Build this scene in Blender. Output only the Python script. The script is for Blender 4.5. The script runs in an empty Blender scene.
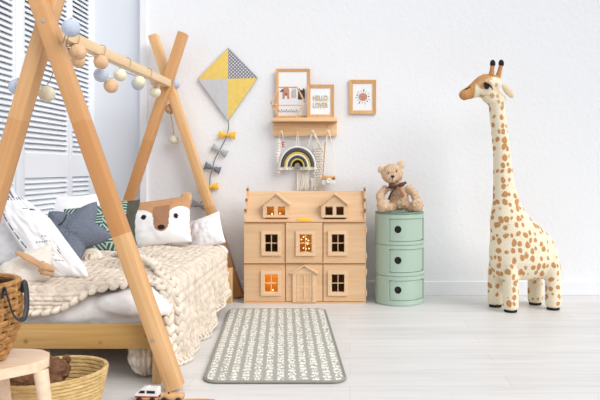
import bpy, bmesh, math, random
import numpy as np
from mathutils import Vector, Matrix, Euler, noise

random.seed(7)
SC = bpy.context.scene
COL = SC.collection
PI = math.pi
FPX, CX, CY, CH = 640.0, 350.0, 168.0, 0.875      # focal length in pixels, principal point, camera height


def P(px, py, Y):
    return Vector(((px - CX) * Y / FPX, Y, CH - (py - CY) * Y / FPX))


def nz(x, y, z=0.0):
    return noise.noise(Vector((x, y, z)))


# ------------------------------------------------------------------ materials
def lin(c):
    out = []
    for v in c[:3]:
        v = v / 255.0
        out.append(v / 12.92 if v <= 0.04045 else ((v + 0.055) / 1.055) ** 2.4)
    return tuple(out) + (1.0,)


class NT:
    def __init__(s, name):
        s.m = bpy.data.materials.new(name)
        s.m.use_nodes = True
        s.t = s.m.node_tree
        s.b = s.t.nodes['Principled BSDF']
        s.co = s.t.nodes.new('ShaderNodeTexCoord')

    def n(s, typ, ins=None, **props):
        nd = s.t.nodes.new(typ)
        for k, v in props.items():
            setattr(nd, k, v)
        for k, v in (ins or {}).items():
            s.set(nd.inputs[k], v)
        return nd

    def set(s, sock, v):
        if hasattr(v, 'links'):
            s.t.links.new(v, sock)
        else:
            sock.default_value = v

    def math(s, op, a, b=None, c=None):
        nd = s.t.nodes.new('ShaderNodeMath')
        nd.operation = op
        for i, v in enumerate((a, b, c)):
            if v is not None:
                s.set(nd.inputs[i], v)
        return nd.outputs[0]

    def mix(s, f, a, b):
        nd = s.t.nodes.new('ShaderNodeMix')
        nd.data_type = 'RGBA'
        s.set(nd.inputs[0], f); s.set(nd.inputs[6], a); s.set(nd.inputs[7], b)
        return nd.outputs[2]

    def ramp(s, f, stops):
        nd = s.t.nodes.new('ShaderNodeValToRGB')
        e = nd.color_ramp.elements
        while len(e) < len(stops):
            e.new(0.5)
        for i, (p, c) in enumerate(stops):
            e[i].position = p; e[i].color = c
        s.set(nd.inputs[0], f)
        return nd.outputs[0]

    def mapping(s, scale, src='Object', loc=(0, 0, 0)):
        nd = s.n('ShaderNodeMapping', {'Vector': s.co.outputs[src], 'Scale': scale, 'Location': loc})
        return nd.outputs[0]

    def bump(s, h, strength=0.3, dist=0.01):
        nd = s.n('ShaderNodeBump', {'Height': h, 'Strength': strength, 'Distance': dist})
        s.t.links.new(nd.outputs[0], s.b.inputs['Normal'])


def plain(name, c, rough=0.6, var=0.0, vs=8.0, bump=0.0, bs=60.0, bd=0.004, metal=0.0, sheen=0.0, spec=0.5):
    k = NT(name)
    c = lin(c)
    k.b.inputs['Roughness'].default_value = rough
    k.b.inputs['Metallic'].default_value = metal
    k.b.inputs['Specular IOR Level'].default_value = spec
    if sheen:
        k.b.inputs['Sheen Weight'].default_value = sheen
    if var:
        t = k.n('ShaderNodeTexNoise', {'Vector': k.co.outputs['Object'], 'Scale': vs, 'Detail': 4.0})
        d = tuple(max(0, v * (1 - var)) for v in c[:3]) + (1,)
        u = tuple(min(1, v * (1 + var)) for v in c[:3]) + (1,)
        k.set(k.b.inputs['Base Color'], k.ramp(t.outputs[0], [(0.3, d), (0.7, u)]))
    else:
        k.b.inputs['Base Color'].default_value = c
    if bump:
        t = k.n('ShaderNodeTexNoise', {'Vector': k.co.outputs['Object'], 'Scale': bs, 'Detail': 4.0})
        k.bump(t.outputs[0], bump, bd)
    return k.m


def wood(name, c1, c2, axis=2, fine=60.0, lon=2.5, rough=0.5, seg=0.0, segc=None, segoff=0.0, knots=0.0):
    """grain runs along the local axis; seg = length of finger-jointed blocks"""
    k = NT(name)
    sc = [fine, fine, fine]; sc[axis] = lon
    t = k.n('ShaderNodeTexNoise', {'Vector': k.mapping(tuple(sc)), 'Scale': 1.0, 'Detail': 5.0, 'Distortion': 0.6})
    sc2 = [fine * .25] * 3; sc2[axis] = lon * .4
    t2 = k.n('ShaderNodeTexNoise', {'Vector': k.mapping(tuple(sc2)), 'Scale': 1.0, 'Detail': 2.0})
    f = k.math('ADD', k.math('MULTIPLY', t.outputs[0], 0.6), k.math('MULTIPLY', t2.outputs[0], 0.4))
    col = k.ramp(f, [(0.33, lin(c1)), (0.67, lin(c2))])
    if knots:
        v = k.n('ShaderNodeTexVoronoi', {'Vector': k.mapping((7, 7, 7)), 'Scale': 1.0})
        kf = k.ramp(v.outputs['Distance'], [(0.0, (1, 1, 1, 1)), (0.10, (0, 0, 0, 1))])
        col = k.mix(k.math('MULTIPLY', kf, knots), col, lin(tuple(v * .45 for v in c1)))
    if seg:
        sx = k.n('ShaderNodeSeparateXYZ', {'Vector': k.co.outputs['Object']})
        fl = k.math('FLOOR', k.math('DIVIDE', k.math('ADD', sx.outputs[axis], segoff), seg))
        oi = k.n('ShaderNodeObjectInfo')
        w = k.n('ShaderNodeTexWhiteNoise', {'W': k.math('ADD', fl, k.math('MULTIPLY', oi.outputs['Random'], 37.0))}, noise_dimensions='1D')
        g = k.math('POWER', w.outputs['Value'], 1.3)
        col = k.mix(k.math('MULTIPLY', g, 0.95), col, lin(segc))
    k.set(k.b.inputs['Base Color'], col)
    k.b.inputs['Roughness'].default_value = rough
    k.bump(t.outputs[0], 0.08, 0.002)
    return k.m


def printed(name, rough=0.8, bump=0.0, bs=200, bd=.002):
    k = NT(name)
    a = k.n('ShaderNodeAttribute', attribute_name='Col')
    k.set(k.b.inputs['Base Color'], a.outputs['Color'])
    k.b.inputs['Roughness'].default_value = rough
    k.b.inputs['Specular IOR Level'].default_value = .2
    if bump:
        t = k.n('ShaderNodeTexNoise', {'Vector': k.co.outputs['Object'], 'Scale': float(bs), 'Detail': 3.0})
        k.bump(t.outputs[0], bump, bd)
    return k.m


def wall_mat():
    k = NT('painted_plaster')
    t1 = k.n('ShaderNodeTexNoise', {'Vector': k.co.outputs['Object'], 'Scale': 24.0, 'Detail': 7.0, 'Roughness': .6})
    t2 = k.n('ShaderNodeTexVoronoi', {'Vector': k.mapping((40, 40, 40)), 'Scale': 1.0}, feature='SMOOTH_F1')
    t3 = k.n('ShaderNodeTexNoise', {'Vector': k.co.outputs['Object'], 'Scale': 48.0, 'Detail': 3.0})
    h = k.math('ADD', k.math('ADD', t1.outputs[0], k.math('MULTIPLY', t2.outputs['Distance'], .35)), k.math('MULTIPLY', t3.outputs[0], .4))
    k.bump(h, 0.17, 0.010)
    k.b.inputs['Base Color'].default_value = lin((243, 245, 249))
    k.b.inputs['Roughness'].default_value = .6
    return k.m


def floor_mat():
    k = NT('whitewashed_laminate')
    st = k.n('ShaderNodeTexNoise', {'Vector': k.mapping((2.2, 60, 1)), 'Scale': 1.0, 'Detail': 5.0, 'Distortion': .3})
    st2 = k.n('ShaderNodeTexNoise', {'Vector': k.mapping((.9, 12, 1)), 'Scale': 1.0, 'Detail': 3.0})
    f = k.math('ADD', k.math('MULTIPLY', st.outputs[0], .55), k.math('MULTIPLY', st2.outputs[0], .45))
    col = k.ramp(f, [(.3, lin((206, 204, 203))), (.5, lin((220, 218, 217))), (.72, lin((230, 229, 229)))])
    br = k.n('ShaderNodeTexBrick', {'Vector': k.mapping((1, 1, 1)), 'Scale': 1.0, 'Mortar Size': .0012, 'Brick Width': 1.3,
                                    'Row Height': .16, 'Color1': (1, 1, 1, 1), 'Color2': (.93, .93, .93, 1), 'Mortar': (.78, .78, .78, 1)})
    nd = k.n('ShaderNodeMix', data_type='RGBA', blend_type='MULTIPLY')
    k.set(nd.inputs[0], 1.0); k.set(nd.inputs[6], col); k.set(nd.inputs[7], br.outputs['Color'])
    k.set(k.b.inputs['Base Color'], nd.outputs[2])
    k.b.inputs['Roughness'].default_value = .42
    k.bump(st.outputs[0], .06, .002)
    return k.m


def knit_mat(name, c):
    k = NT(name)
    t = k.n('ShaderNodeTexNoise', {'Vector': k.co.outputs['Object'], 'Scale': 260.0, 'Detail': 3.0})
    t2 = k.n('ShaderNodeTexNoise', {'Vector': k.co.outputs['Object'], 'Scale': 25.0, 'Detail': 3.0})
    d = tuple(v * .88 for v in c); u = tuple(min(255, v * 1.05) for v in c)
    k.set(k.b.inputs['Base Color'], k.ramp(t2.outputs[0], [(.3, lin(d)), (.7, lin(u))]))
    k.b.inputs['Roughness'].default_value = .95
    k.b.inputs['Specular IOR Level'].default_value = .1
    k.bump(t.outputs[0], .5, .003)
    return k.m


def woven_mat(name, c1, c2, sx=40.0, sz=60.0):
    k = NT(name)
    t = k.n('ShaderNodeTexNoise', {'Vector': k.mapping((30, 30, 120)), 'Scale': 1.0, 'Detail': 4.0})
    k.set(k.b.inputs['Base Color'], k.ramp(t.outputs[0], [(.3, lin(c1)), (.68, lin(c2))]))
    k.b.inputs['Roughness'].default_value = .75
    k.bump(t.outputs[0], .5, .004)
    return k.m


def giraffe_mat():
    k = NT('giraffe_plush')
    nw = k.n('ShaderNodeTexNoise', {'Vector': k.co.outputs['Object'], 'Scale': 18.0, 'Detail': 2.0})
    off = k.n('ShaderNodeVectorMath', {0: nw.outputs['Color'], 'Scale': .035}, operation='SCALE')
    ad = k.n('ShaderNodeVectorMath', {0: k.co.outputs['Object'], 1: off.outputs[0]}, operation='ADD')
    mp = k.n('ShaderNodeMapping', {'Vector': ad.outputs[0], 'Scale': (27, 16, 21)})
    v = k.n('ShaderNodeTexVoronoi', {'Vector': mp.outputs[0], 'Scale': 1.0, 'Randomness': .6})
    rnd = k.n('ShaderNodeSeparateColor', {0: v.outputs['Color']})
    thr = k.math('ADD', .335, k.math('MULTIPLY', rnd.outputs[0], .16))
    d = k.math('SUBTRACT', thr, v.outputs['Distance'])
    spot = k.math('MINIMUM', k.math('MAXIMUM', k.math('MULTIPLY', d, 14.0), 0.0), 1.0)
    fz = k.n('ShaderNodeTexNoise', {'Vector': k.co.outputs['Object'], 'Scale': 150.0, 'Detail': 3.0})
    base = k.ramp(fz.outputs[0], [(.3, lin((232, 219, 190))), (.7, lin((246, 238, 216)))])
    sc = k.ramp(fz.outputs[0], [(.3, lin((184, 130, 82))), (.7, lin((210, 160, 108)))])
    a = k.n('ShaderNodeAttribute', attribute_name='Col')
    sp = k.n('ShaderNodeSeparateColor', {0: a.outputs['Color']})
    body = k.mix(k.math('MULTIPLY', spot, sp.outputs[1]), base, sc)
    col = k.mix(sp.outputs[0], body, sc)
    k.set(k.b.inputs['Base Color'], col)
    k.b.inputs['Roughness'].default_value = .95
    k.b.inputs['Specular IOR Level'].default_value = .1
    k.bump(fz.outputs[0], .35, .004)
    return k.m


def rug_mat():
    k = NT('script_print_rug')
    uv = k.n('ShaderNodeSeparateXYZ', {'Vector': k.co.outputs['UV']})
    u, v = uv.outputs[0], uv.outputs[1]
    cu = k.math('MULTIPLY', u, 12.0)
    fr = k.math('FRACT', cu)
    ci = k.math('FLOOR', cu)
    cen = k.math('ABSOLUTE', k.math('SUBTRACT', fr, .5))
    cvec = k.n('ShaderNodeCombineXYZ', {0: k.math('MULTIPLY', u, 75.0), 1: k.math('MULTIPLY', v, 70.0), 2: k.math('MULTIPLY', ci, 7.3)})
    n1 = k.n('ShaderNodeTexNoise', {'Vector': cvec.outputs[0], 'Scale': 1.0, 'Detail': 1.0})
    cvec2 = k.n('ShaderNodeCombineXYZ', {0: ci, 1: k.math('MULTIPLY', v, 48.0), 2: 0.0})
    n2 = k.n('ShaderNodeTexNoise', {'Vector': cvec2.outputs[0], 'Scale': 1.0, 'Detail': 0.0})
    wid = k.math('ADD', .12, k.math('MULTIPLY', n2.outputs[0], .36))
    m1 = k.math('LESS_THAN', cen, wid)
    m2 = k.math('GREATER_THAN', n1.outputs[0], .44)
    gap = k.math('GREATER_THAN', k.math('FRACT', k.math('ADD', k.math('MULTIPLY', v, 34.0), k.math('MULTIPLY', ci, .37))), .16)
    m = k.math('MULTIPLY', k.math('MULTIPLY', m1, m2), gap)
    fz = k.n('ShaderNodeTexNoise', {'Vector': k.co.outputs['Object'], 'Scale': 300.0, 'Detail': 2.0})
    g = k.ramp(fz.outputs[0], [(.3, lin((162, 160, 152))), (.7, lin((182, 180, 172)))])
    k.set(k.b.inputs['Base Color'], k.mix(m, g, lin((236, 234, 226))))
    k.b.inputs['Roughness'].default_value = .95
    k.b.inputs['Specular IOR Level'].default_value = .1
    k.bump(fz.outputs[0], .5, .003)
    return k.m


M = {}
M['wall'] = wall_mat()
M['smooth_wall'] = plain('smooth_white_paint', (229, 233, 240), .5)
M['white_paint'] = plain('white_paint', (243, 245, 249), .45)
M['shutter'] = plain('shutter_paint', (238, 243, 251), .5)
M['louver_shade'] = plain('louver_gap_shade', (50, 50, 54), .9)  # dark grey so that the louver gaps look shaded
M['floor'] = floor_mat()
M['pine'] = wood('honey_pine', (216, 167, 112), (236, 195, 145), 2, 70, 3, .45, seg=.47, segc=(196, 136, 80), segoff=5.0)
M['pine_rail'] = wood('yellow_pine_rail', (176, 136, 76), (200, 160, 98), 0, 60, 2.5, .45, knots=.8)
M['pine_y'] = wood('pale_pine', (226, 192, 148), (242, 214, 174), 1, 60, 3, .45)
M['pine_z'] = wood('pine_post', (212, 172, 118), (232, 196, 146), 2, 60, 3, .45)
M['ply'] = wood('birch_ply', (217, 176, 134), (231, 197, 158), 0, 36, 3, .5)
M['ply_trim'] = wood('beech_trim', (224, 188, 148), (237, 206, 170), 0, 40, 4, .5)
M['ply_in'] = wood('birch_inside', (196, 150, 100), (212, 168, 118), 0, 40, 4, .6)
M['joint_and_gap_shade'] = plain('brown_joint_and_gap_shade', (150, 100, 60), .7)  # brown of the finger joints, also painted shade of the storey gaps
M['shelf'] = wood('shelf_pine', (228, 184, 134), (243, 208, 164), 0, 60, 3, .5, knots=.7)
M['frame'] = wood('oak_frame', (212, 158, 102), (231, 182, 126), 2, 60, 5, .45)
M['beech'] = wood('beech_stool', (222, 190, 160), (238, 212, 186), 0, 50, 3, .45)
M['knit'] = knit_mat('cream_wool', (228, 214, 198))
M['knit_pale'] = knit_mat('ivory_wool', (234, 222, 207))
M['sheet'] = plain('white_cotton', (240, 238, 238), .85, bump=.25, bs=40, bd=.01, spec=.2)
M['white_fab'] = plain('white_linen', (243, 243, 246), .9, bump=.3, bs=60, bd=.006, spec=.2)
M['cream_fab'] = plain('cream_knit_fabric', (238, 232, 222), .95, bump=.7, bs=160, bd=.004, spec=.2)
M['grey_fab'] = plain('grey_linen', (112, 119, 133), .95, var=.22, vs=160, bump=.4, bs=220, bd=.002, spec=.2)
M['olive_fab'] = plain('dark_olive_fabric', (84, 84, 74), .95, var=.1, vs=90, spec=.2)
M['print'] = printed('printed_fabric', .9, .3, 180)
M['tan_fab'] = plain('tan_leather', (206, 163, 124), .7, var=.12, vs=30)
M['steel'] = plain('steel', (190, 190, 190), .3, metal=1)
M['ball_blue'] = plain('blue_cotton', (194, 205, 222), .95, var=.08, vs=60, bump=.6, bs=120, bd=.004, spec=.1)
M['ball_tan'] = plain('tan_cotton', (226, 188, 152), .95, var=.1, vs=60, bump=.6, bs=120, bd=.004, spec=.1)
M['ball_cream'] = plain('cream_cotton', (238, 232, 208), .95, var=.06, vs=60, bump=.6, bs=120, bd=.004, spec=.1)
M['cord'] = plain('cord', (186, 170, 150), .8)
M['wicker'] = woven_mat('brown_wicker', (138, 92, 46), (196, 146, 86))
M['weave_gap_shade'] = plain('dark_weave_gap_shade', (66, 42, 22), .8, var=.2, vs=60)
M['seagrass'] = woven_mat('seagrass', (182, 148, 92), (220, 190, 134))
M['leather_black'] = plain('black_leather', (44, 46, 52), .5)
M['brown_fur'] = plain('brown_fur', (122, 88, 66), .95, var=.25, vs=60, bump=1, bs=90, bd=.01, spec=.1)
M['bear_fur'] = plain('bear_fur', (222, 190, 160), .95, var=.2, vs=60, bump=.9, bs=110, bd=.008, spec=.1)
M['bear_pale'] = plain('bear_muzzle_fur', (232, 206, 178), .95, var=.1, vs=60, bump=.9, bs=120, bd=.006, spec=.1)
M['black'] = plain('black_plastic', (22, 20, 20), .35)
M['black_matte'] = plain('black_felt', (30, 28, 28), .9)
M['ribbon'] = plain('brown_ribbon', (92, 58, 44), .7, var=.1, vs=50)
M['ribbon_check'] = plain('brown_check_ribbon', (146, 92, 64), .7, var=.2, vs=120)
M['green'] = plain('sage_green_plastic', (175, 197, 181), .35)
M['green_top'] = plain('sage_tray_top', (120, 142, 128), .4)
M['giraffe'] = giraffe_mat()
M['giraffe_brown'] = plain('giraffe_brown', (196, 140, 90), .95, var=.1, vs=80, spec=.1)
M['giraffe_cream'] = plain('giraffe_cream', (228, 206, 174), .95, var=.06, vs=80, spec=.1)
M['rug'] = rug_mat()
M['rug_edge'] = plain('rug_binding', (148, 146, 138), .95)
M['paper'] = plain('white_paper', (246, 247, 250), .8)
M['ink_pink'] = plain('ink_dusty_pink', (205, 150, 130), .8)
M['ink_brown'] = plain('ink_brown', (140, 96, 84), .8)
M['ink_grey'] = plain('ink_grey', (196, 194, 188), .8)
M['ink_dark'] = plain('ink_dark', (84, 66, 66), .8)
M['ink_gold'] = plain('ink_gold', (198, 176, 118), .6)
M['ink_heart'] = plain('ink_pale_heart', (232, 230, 232), .8)
M['yellow_fab'] = plain('yellow_felt', (241, 210, 118), .95, var=.05, vs=40, spec=.1)
M['bow_yellow'] = plain('yellow_bow', (244, 196, 74), .9, var=.06, vs=60, spec=.1)
M['bow_grey'] = plain('grey_bow', (176, 178, 182), .9, var=.15, vs=160, spec=.1)
M['bow_dark'] = plain('dark_grey_bow', (122, 126, 138), .9, var=.25, vs=200, spec=.1)
M['kite_grey'] = plain('kite_grey', (204, 205, 210), .9, var=.04, vs=30, spec=.1)
M['rope_white'] = plain('white_rope', (246, 241, 234), .95, bump=.6, bs=250, bd=.003, spec=.1)
M['rope_dark'] = plain('dark_grey_rope', (86, 90, 96), .95, bump=.6, bs=250, bd=.003, spec=.1)
M['rope_yellow'] = plain('yellow_rope', (232, 202, 92), .95, bump=.6, bs=250, bd=.003, spec=.1)
M['rope_black'] = plain('black_rope', (36, 36, 36), .95, bump=.6, bs=250, bd=.003, spec=.1)
M['macrame'] = plain('macrame_cotton', (246, 239, 228), .95, bump=.6, bs=250, bd=.003, spec=.1)
M['red_bead'] = plain('brick_red_wood', (176, 92, 66), .6)
M['red_paint'] = plain('red_paint', (168, 46, 44), .4)
M['white_gloss'] = plain('white_gloss', (240, 240, 240), .3)
M['window_dark'] = plain('dark_window', (60, 62, 66), .2)


def emis(name, c, st):
    k = NT(name)
    k.b.inputs['Base Color'].default_value = lin(c)
    k.b.inputs['Emission Color'].default_value = lin(c)
    k.b.inputs['Emission Strength'].default_value = st
    return k.m


M['slot_glow'] = emis('warm_slot_glow', (226, 150, 44), .9)
M['bulb'] = emis('warm_fairy_bulb', (255, 206, 120), 9.0)


def dotted_mat():
    k = NT('dotted_grey_cotton')
    sx = k.n('ShaderNodeSeparateXYZ', {'Vector': k.co.outputs['Object']})
    cv = k.n('ShaderNodeCombineXYZ', {0: k.math('MULTIPLY', k.math('ADD', sx.outputs[0], sx.outputs[2]), 42.0), 1: k.math('MULTIPLY', k.math('SUBTRACT', sx.outputs[0], sx.outputs[2]), 42.0)})
    v = k.n('ShaderNodeTexVoronoi', {'Vector': cv.outputs[0], 'Scale': 1.0, 'Randomness': 0.0}, voronoi_dimensions='2D')
    d = k.math('LESS_THAN', v.outputs['Distance'], .33)
    k.set(k.b.inputs['Base Color'], k.mix(d, lin((122, 124, 138)), lin((226, 226, 230))))
    k.b.inputs['Roughness'].default_value = .9
    return k.m


M['dots'] = dotted_mat()


# ------------------------------------------------------------------ mesh builder
class MB:
    def __init__(s):
        s.bm = bmesh.new(); s.mi = 0; s.cl = None

    def add(s, t, mat=None):
        vs = {}
        for v in t.verts:
            vs[v] = s.bm.verts.new(mat @ v.co if mat else v.co)
        for f in t.faces:
            try:
                nf = s.bm.faces.new([vs[v] for v in f.verts]); nf.material_index = s.mi
            except ValueError:
                pass
        t.free()
        return list(vs.values())

    def box(s, c, d, rot=None, bev=0.0, seg=2):
        t = bmesh.new()
        bmesh.ops.create_cube(t, size=1.0)
        for v in t.verts:
            v.co = Vector((v.co.x * d[0], v.co.y * d[1], v.co.z * d[2]))
        if bev:
            bmesh.ops.bevel(t, geom=list(t.edges), offset=bev, segments=seg, affect='EDGES', profile=.5)
        m = Matrix.Translation(Vector(c))
        if rot is not None:
            m = m @ (rot if isinstance(rot, Matrix) else Euler(rot).to_matrix().to_4x4())
        return s.add(t, m)

    def b2(s, x0, x1, y0, y1, z0, z1, bev=0.0):
        return s.box(((x0 + x1) / 2, (y0 + y1) / 2, (z0 + z1) / 2), (abs(x1 - x0), abs(y1 - y0), abs(z1 - z0)), None, bev)

    def sphere(s, c, r, u=20, v=12, rot=None):
        if not hasattr(r, '__len__'):
            r = (r, r, r)
        t = bmesh.new()
        bmesh.ops.create_uvsphere(t, u_segments=u, v_segments=v, radius=1.0)
        m = Matrix.Translation(Vector(c))
        if rot is not None:
            m = m @ (rot.to_4x4() if isinstance(rot, Matrix) else Euler(rot).to_matrix().to_4x4())
        return s.add(t, m @ Matrix.Diagonal((r[0], r[1], r[2], 1)))

    def loft(s, rings, closed=False, cap=True):
        rows = [[s.bm.verts.new(p) for p in r] for r in rings]
        n = len(rows[0])
        rng = range(len(rows)) if closed else range(len(rows) - 1)
        for i in rng:
            a, b = rows[i], rows[(i + 1) % len(rows)]
            for j in range(n):
                f = s.bm.faces.new((a[j], a[(j + 1) % n], b[(j + 1) % n], b[j])); f.material_index = s.mi
        if cap and not closed:
            f = s.bm.faces.new(list(reversed(rows[0]))); f.material_index = s.mi
            f = s.bm.faces.new(rows[-1]); f.material_index = s.mi

    def lathe(s, prof, seg=32, c=(0, 0, 0), sx=1, sy=1, closed=False, rot=None):
        R = Euler(rot).to_matrix() if rot else None
        rings = []
        for r, z in prof:
            ring = []
            for j in range(seg):
                a = 2 * PI * j / seg
                v = Vector((r * math.cos(a) * sx, r * math.sin(a) * sy, z))
                if R:
                    v = R @ v
                ring.append(v + Vector(c))
            rings.append(ring)
        s.loft(rings, closed)

    def tube(s, pts, r, seg=8, closed=False, flat=None):
        pts = [Vector(p) for p in pts]
        n = len(pts)
        rad = r if hasattr(r, '__len__') else [r] * n
        tans = []
        for i in range(n):
            a = pts[(i - 1) % n] if (closed or i > 0) else pts[i]
            b = pts[(i + 1) % n] if (closed or i < n - 1) else pts[i]
            t = (b - a)
            tans.append(t.normalized() if t.length > 1e-9 else Vector((0, 0, 1)))
        up = Vector((0, 0, 1)) if abs(tans[0].z) < .9 else Vector((1, 0, 0))
        nrm = (up - tans[0] * up.dot(tans[0])).normalized()
        rings = []
        for i in range(n):
            t = tans[i]
            nrm = (nrm - t * nrm.dot(t))
            nrm = nrm.normalized() if nrm.length > 1e-6 else t.orthogonal().normalized()
            bn = t.cross(nrm)
            k1, k2 = (1, 1) if flat is None else flat
            rings.append([pts[i] + (nrm * math.cos(2 * PI * j / seg) * k1 + bn * math.sin(2 * PI * j / seg) * k2) * rad[i] for j in range(seg)])
        s.loft(rings, closed)

    def ell(s, secs, seg=24):
        """stack of horizontal ellipses (x, y, z, rx, ry)"""
        s.loft([[Vector((x + rx * math.cos(2 * PI * j / seg), y + ry * math.sin(2 * PI * j / seg), z)) for j in range(seg)] for x, y, z, rx, ry in secs])

    def prism(s, poly, y0, y1):
        a = [s.bm.verts.new((x, y0, z)) for x, z in poly]
        b = [s.bm.verts.new((x, y1, z)) for x, z in poly]
        n = len(poly)
        fs = [s.bm.faces.new(a), s.bm.faces.new(list(reversed(b)))]
        for i in range(n):
            fs.append(s.bm.faces.new((a[(i + 1) % n], a[i], b[i], b[(i + 1) % n])))
        for f in fs:
            f.material_index = s.mi

    def prism_z(s, poly, z0, z1, bev=0):
        t = bmesh.new()
        a = [t.verts.new((x, y, z0)) for x, y in poly]
        b = [t.verts.new((x, y, z1)) for x, y in poly]
        n = len(poly)
        t.faces.new(list(reversed(a))); t.faces.new(b)
        for i in range(n):
            t.faces.new((a[i], a[(i + 1) % n], b[(i + 1) % n], b[i]))
        if bev:
            es = [e for e in t.edges if abs(e.verts[0].co.z - e.verts[1].co.z) < 1e-6]
            bmesh.ops.bevel(t, geom=es, offset=bev, segments=3, affect='EDGES', profile=.5)
        s.add(t)

    def holed(s, x0, x1, z0, z1, holes, y0, y1):
        """board in the xz plane with rectangular openings (hx0,hx1,hz0,hz1)"""
        xs = sorted(set([x0, x1] + [h for q in holes for h in q[:2]]))
        zs = sorted(set([z0, z1] + [h for q in holes for h in q[2:]]))
        V = {}

        def vv(i, j, y):
            k = (i, j, y)
            if k not in V:
                V[k] = s.bm.verts.new((xs[i], y, zs[j]))
            return V[k]

        def full(i, j):
            if i < 0 or j < 0 or i >= len(xs) - 1 or j >= len(zs) - 1:
                return False
            cx, cz = (xs[i] + xs[i + 1]) / 2, (zs[j] + zs[j + 1]) / 2
            return not any(h[0] < cx < h[1] and h[2] < cz < h[3] for h in holes)

        def face(*v):
            f = s.bm.faces.new(v); f.material_index = s.mi
        for i in range(len(xs) - 1):
            for j in range(len(zs) - 1):
                if not full(i, j):
                    continue
                face(vv(i, j, y0), vv(i + 1, j, y0), vv(i + 1, j + 1, y0), vv(i, j + 1, y0))
                face(vv(i, j + 1, y1), vv(i + 1, j + 1, y1), vv(i + 1, j, y1), vv(i, j, y1))
                if not full(i - 1, j): face(vv(i, j, y1), vv(i, j, y0), vv(i, j + 1, y0), vv(i, j + 1, y1))
                if not full(i + 1, j): face(vv(i + 1, j, y0), vv(i + 1, j, y1), vv(i + 1, j + 1, y1), vv(i + 1, j + 1, y0))
                if not full(i, j - 1): face(vv(i, j, y1), vv(i + 1, j, y1), vv(i + 1, j, y0), vv(i, j, y0))
                if not full(i, j + 1): face(vv(i, j + 1, y0), vv(i + 1, j + 1, y0), vv(i + 1, j + 1, y1), vv(i, j + 1, y1))

    def grid(s, nu, nv, fn, col=None, wrapu=False):
        if col and s.cl is None:
            s.cl = s.bm.verts.layers.float_color.new('Col')
        rows = []
        for i in range(nu + (0 if wrapu else 1)):
            row = []
            for j in range(nv + 1):
                v = s.bm.verts.new(fn(i / nu, j / nv))
                if col:
                    v[s.cl] = col(i / nu, j / nv)
                row.append(v)
            rows.append(row)
        for i in range(nu):
            a, b = rows[i], rows[(i + 1) % len(rows)]
            for j in range(nv):
                f = s.bm.faces.new((a[j], b[j], b[j + 1], a[j + 1])); f.material_index = s.mi

    def weld(s, d=1e-5):
        bmesh.ops.remove_doubles(s.bm, verts=list(s.bm.verts), dist=d)

    def fuse(s, voxel, it=4, fac=.5):
        me = bpy.data.meshes.new('tmp'); s.bm.to_mesh(me); s.bm.free()
        o = bpy.data.objects.new('tmp', me); COL.objects.link(o)
        r = o.modifiers.new('r', 'REMESH'); r.mode = 'VOXEL'; r.voxel_size = voxel
        if it:
            q = o.modifiers.new('s', 'SMOOTH'); q.factor = fac; q.iterations = it
        dg = bpy.context.evaluated_depsgraph_get()
        m2 = bpy.data.meshes.new_from_object(o.evaluated_get(dg))
        bpy.data.objects.remove(o); bpy.data.meshes.remove(me)
        s.bm = bmesh.new(); s.bm.from_mesh(m2); bpy.data.meshes.remove(m2); s.cl = None
        return s

    def displace(s, fn):
        s.bm.normal_update()
        new = [v.co + v.normal * fn(v.co) for v in s.bm.verts]
        for v, p in zip(s.bm.verts, new):
            v.co = p

    def paint(s, fn):
        if s.cl is None:
            s.cl = s.bm.verts.layers.float_color.new('Col')
        for v in s.bm.verts:
            v[s.cl] = fn(v.co)

    def build(s, name, mat, parent=None, smooth=True, ang=.7, recalc=True):
        if recalc:
            bmesh.ops.recalc_face_normals(s.bm, faces=list(s.bm.faces))
        for f in s.bm.faces:
            f.smooth = smooth
        if smooth:
            for e in s.bm.edges:
                if len(e.link_faces) == 2 and e.calc_face_angle(0) > ang:
                    e.smooth = False
        me = bpy.data.meshes.new(name); s.bm.to_mesh(me); s.bm.free()
        for m in (mat if isinstance(mat, (list, tuple)) else [mat]):
            me.materials.append(M[m])
        o = bpy.data.objects.new(name, me); COL.objects.link(o)
        if parent:
            o.parent = parent
        return o


def tag(o, label, cat, group=None, kind=None):
    o['label'] = label; o['category'] = cat
    if group: o['group'] = group
    if kind: o['kind'] = kind
    return o


def thing(name, label, cat, loc=(0, 0, 0), rot=(0, 0, 0), group=None):
    o = bpy.data.objects.new(name, None); COL.objects.link(o)
    o.empty_display_size = .05
    o.location = loc; o.rotation_euler = rot
    return tag(o, label, cat, group)


def struct(mb, name, mat, smooth=False, label=None):
    o = mb.build(name, mat, None, smooth)
    o['kind'] = 'structure'
    if label: o['label'] = label
    return o


def catmull(pts, n=8):
    pts = [Vector(p) for p in pts]
    out = []
    for i in range(len(pts) - 1):
        p0 = pts[max(0, i - 1)]; p1 = pts[i]; p2 = pts[i + 1]; p3 = pts[min(len(pts) - 1, i + 2)]
        for k in range(n):
            t = k / n
            out.append(.5 * ((2 * p1) + (p2 - p0) * t + (2 * p0 - 5 * p1 + 4 * p2 - p3) * t * t + (3 * p1 - p0 - 3 * p2 + p3) * t ** 3))
    out.append(pts[-1])
    return out


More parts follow.
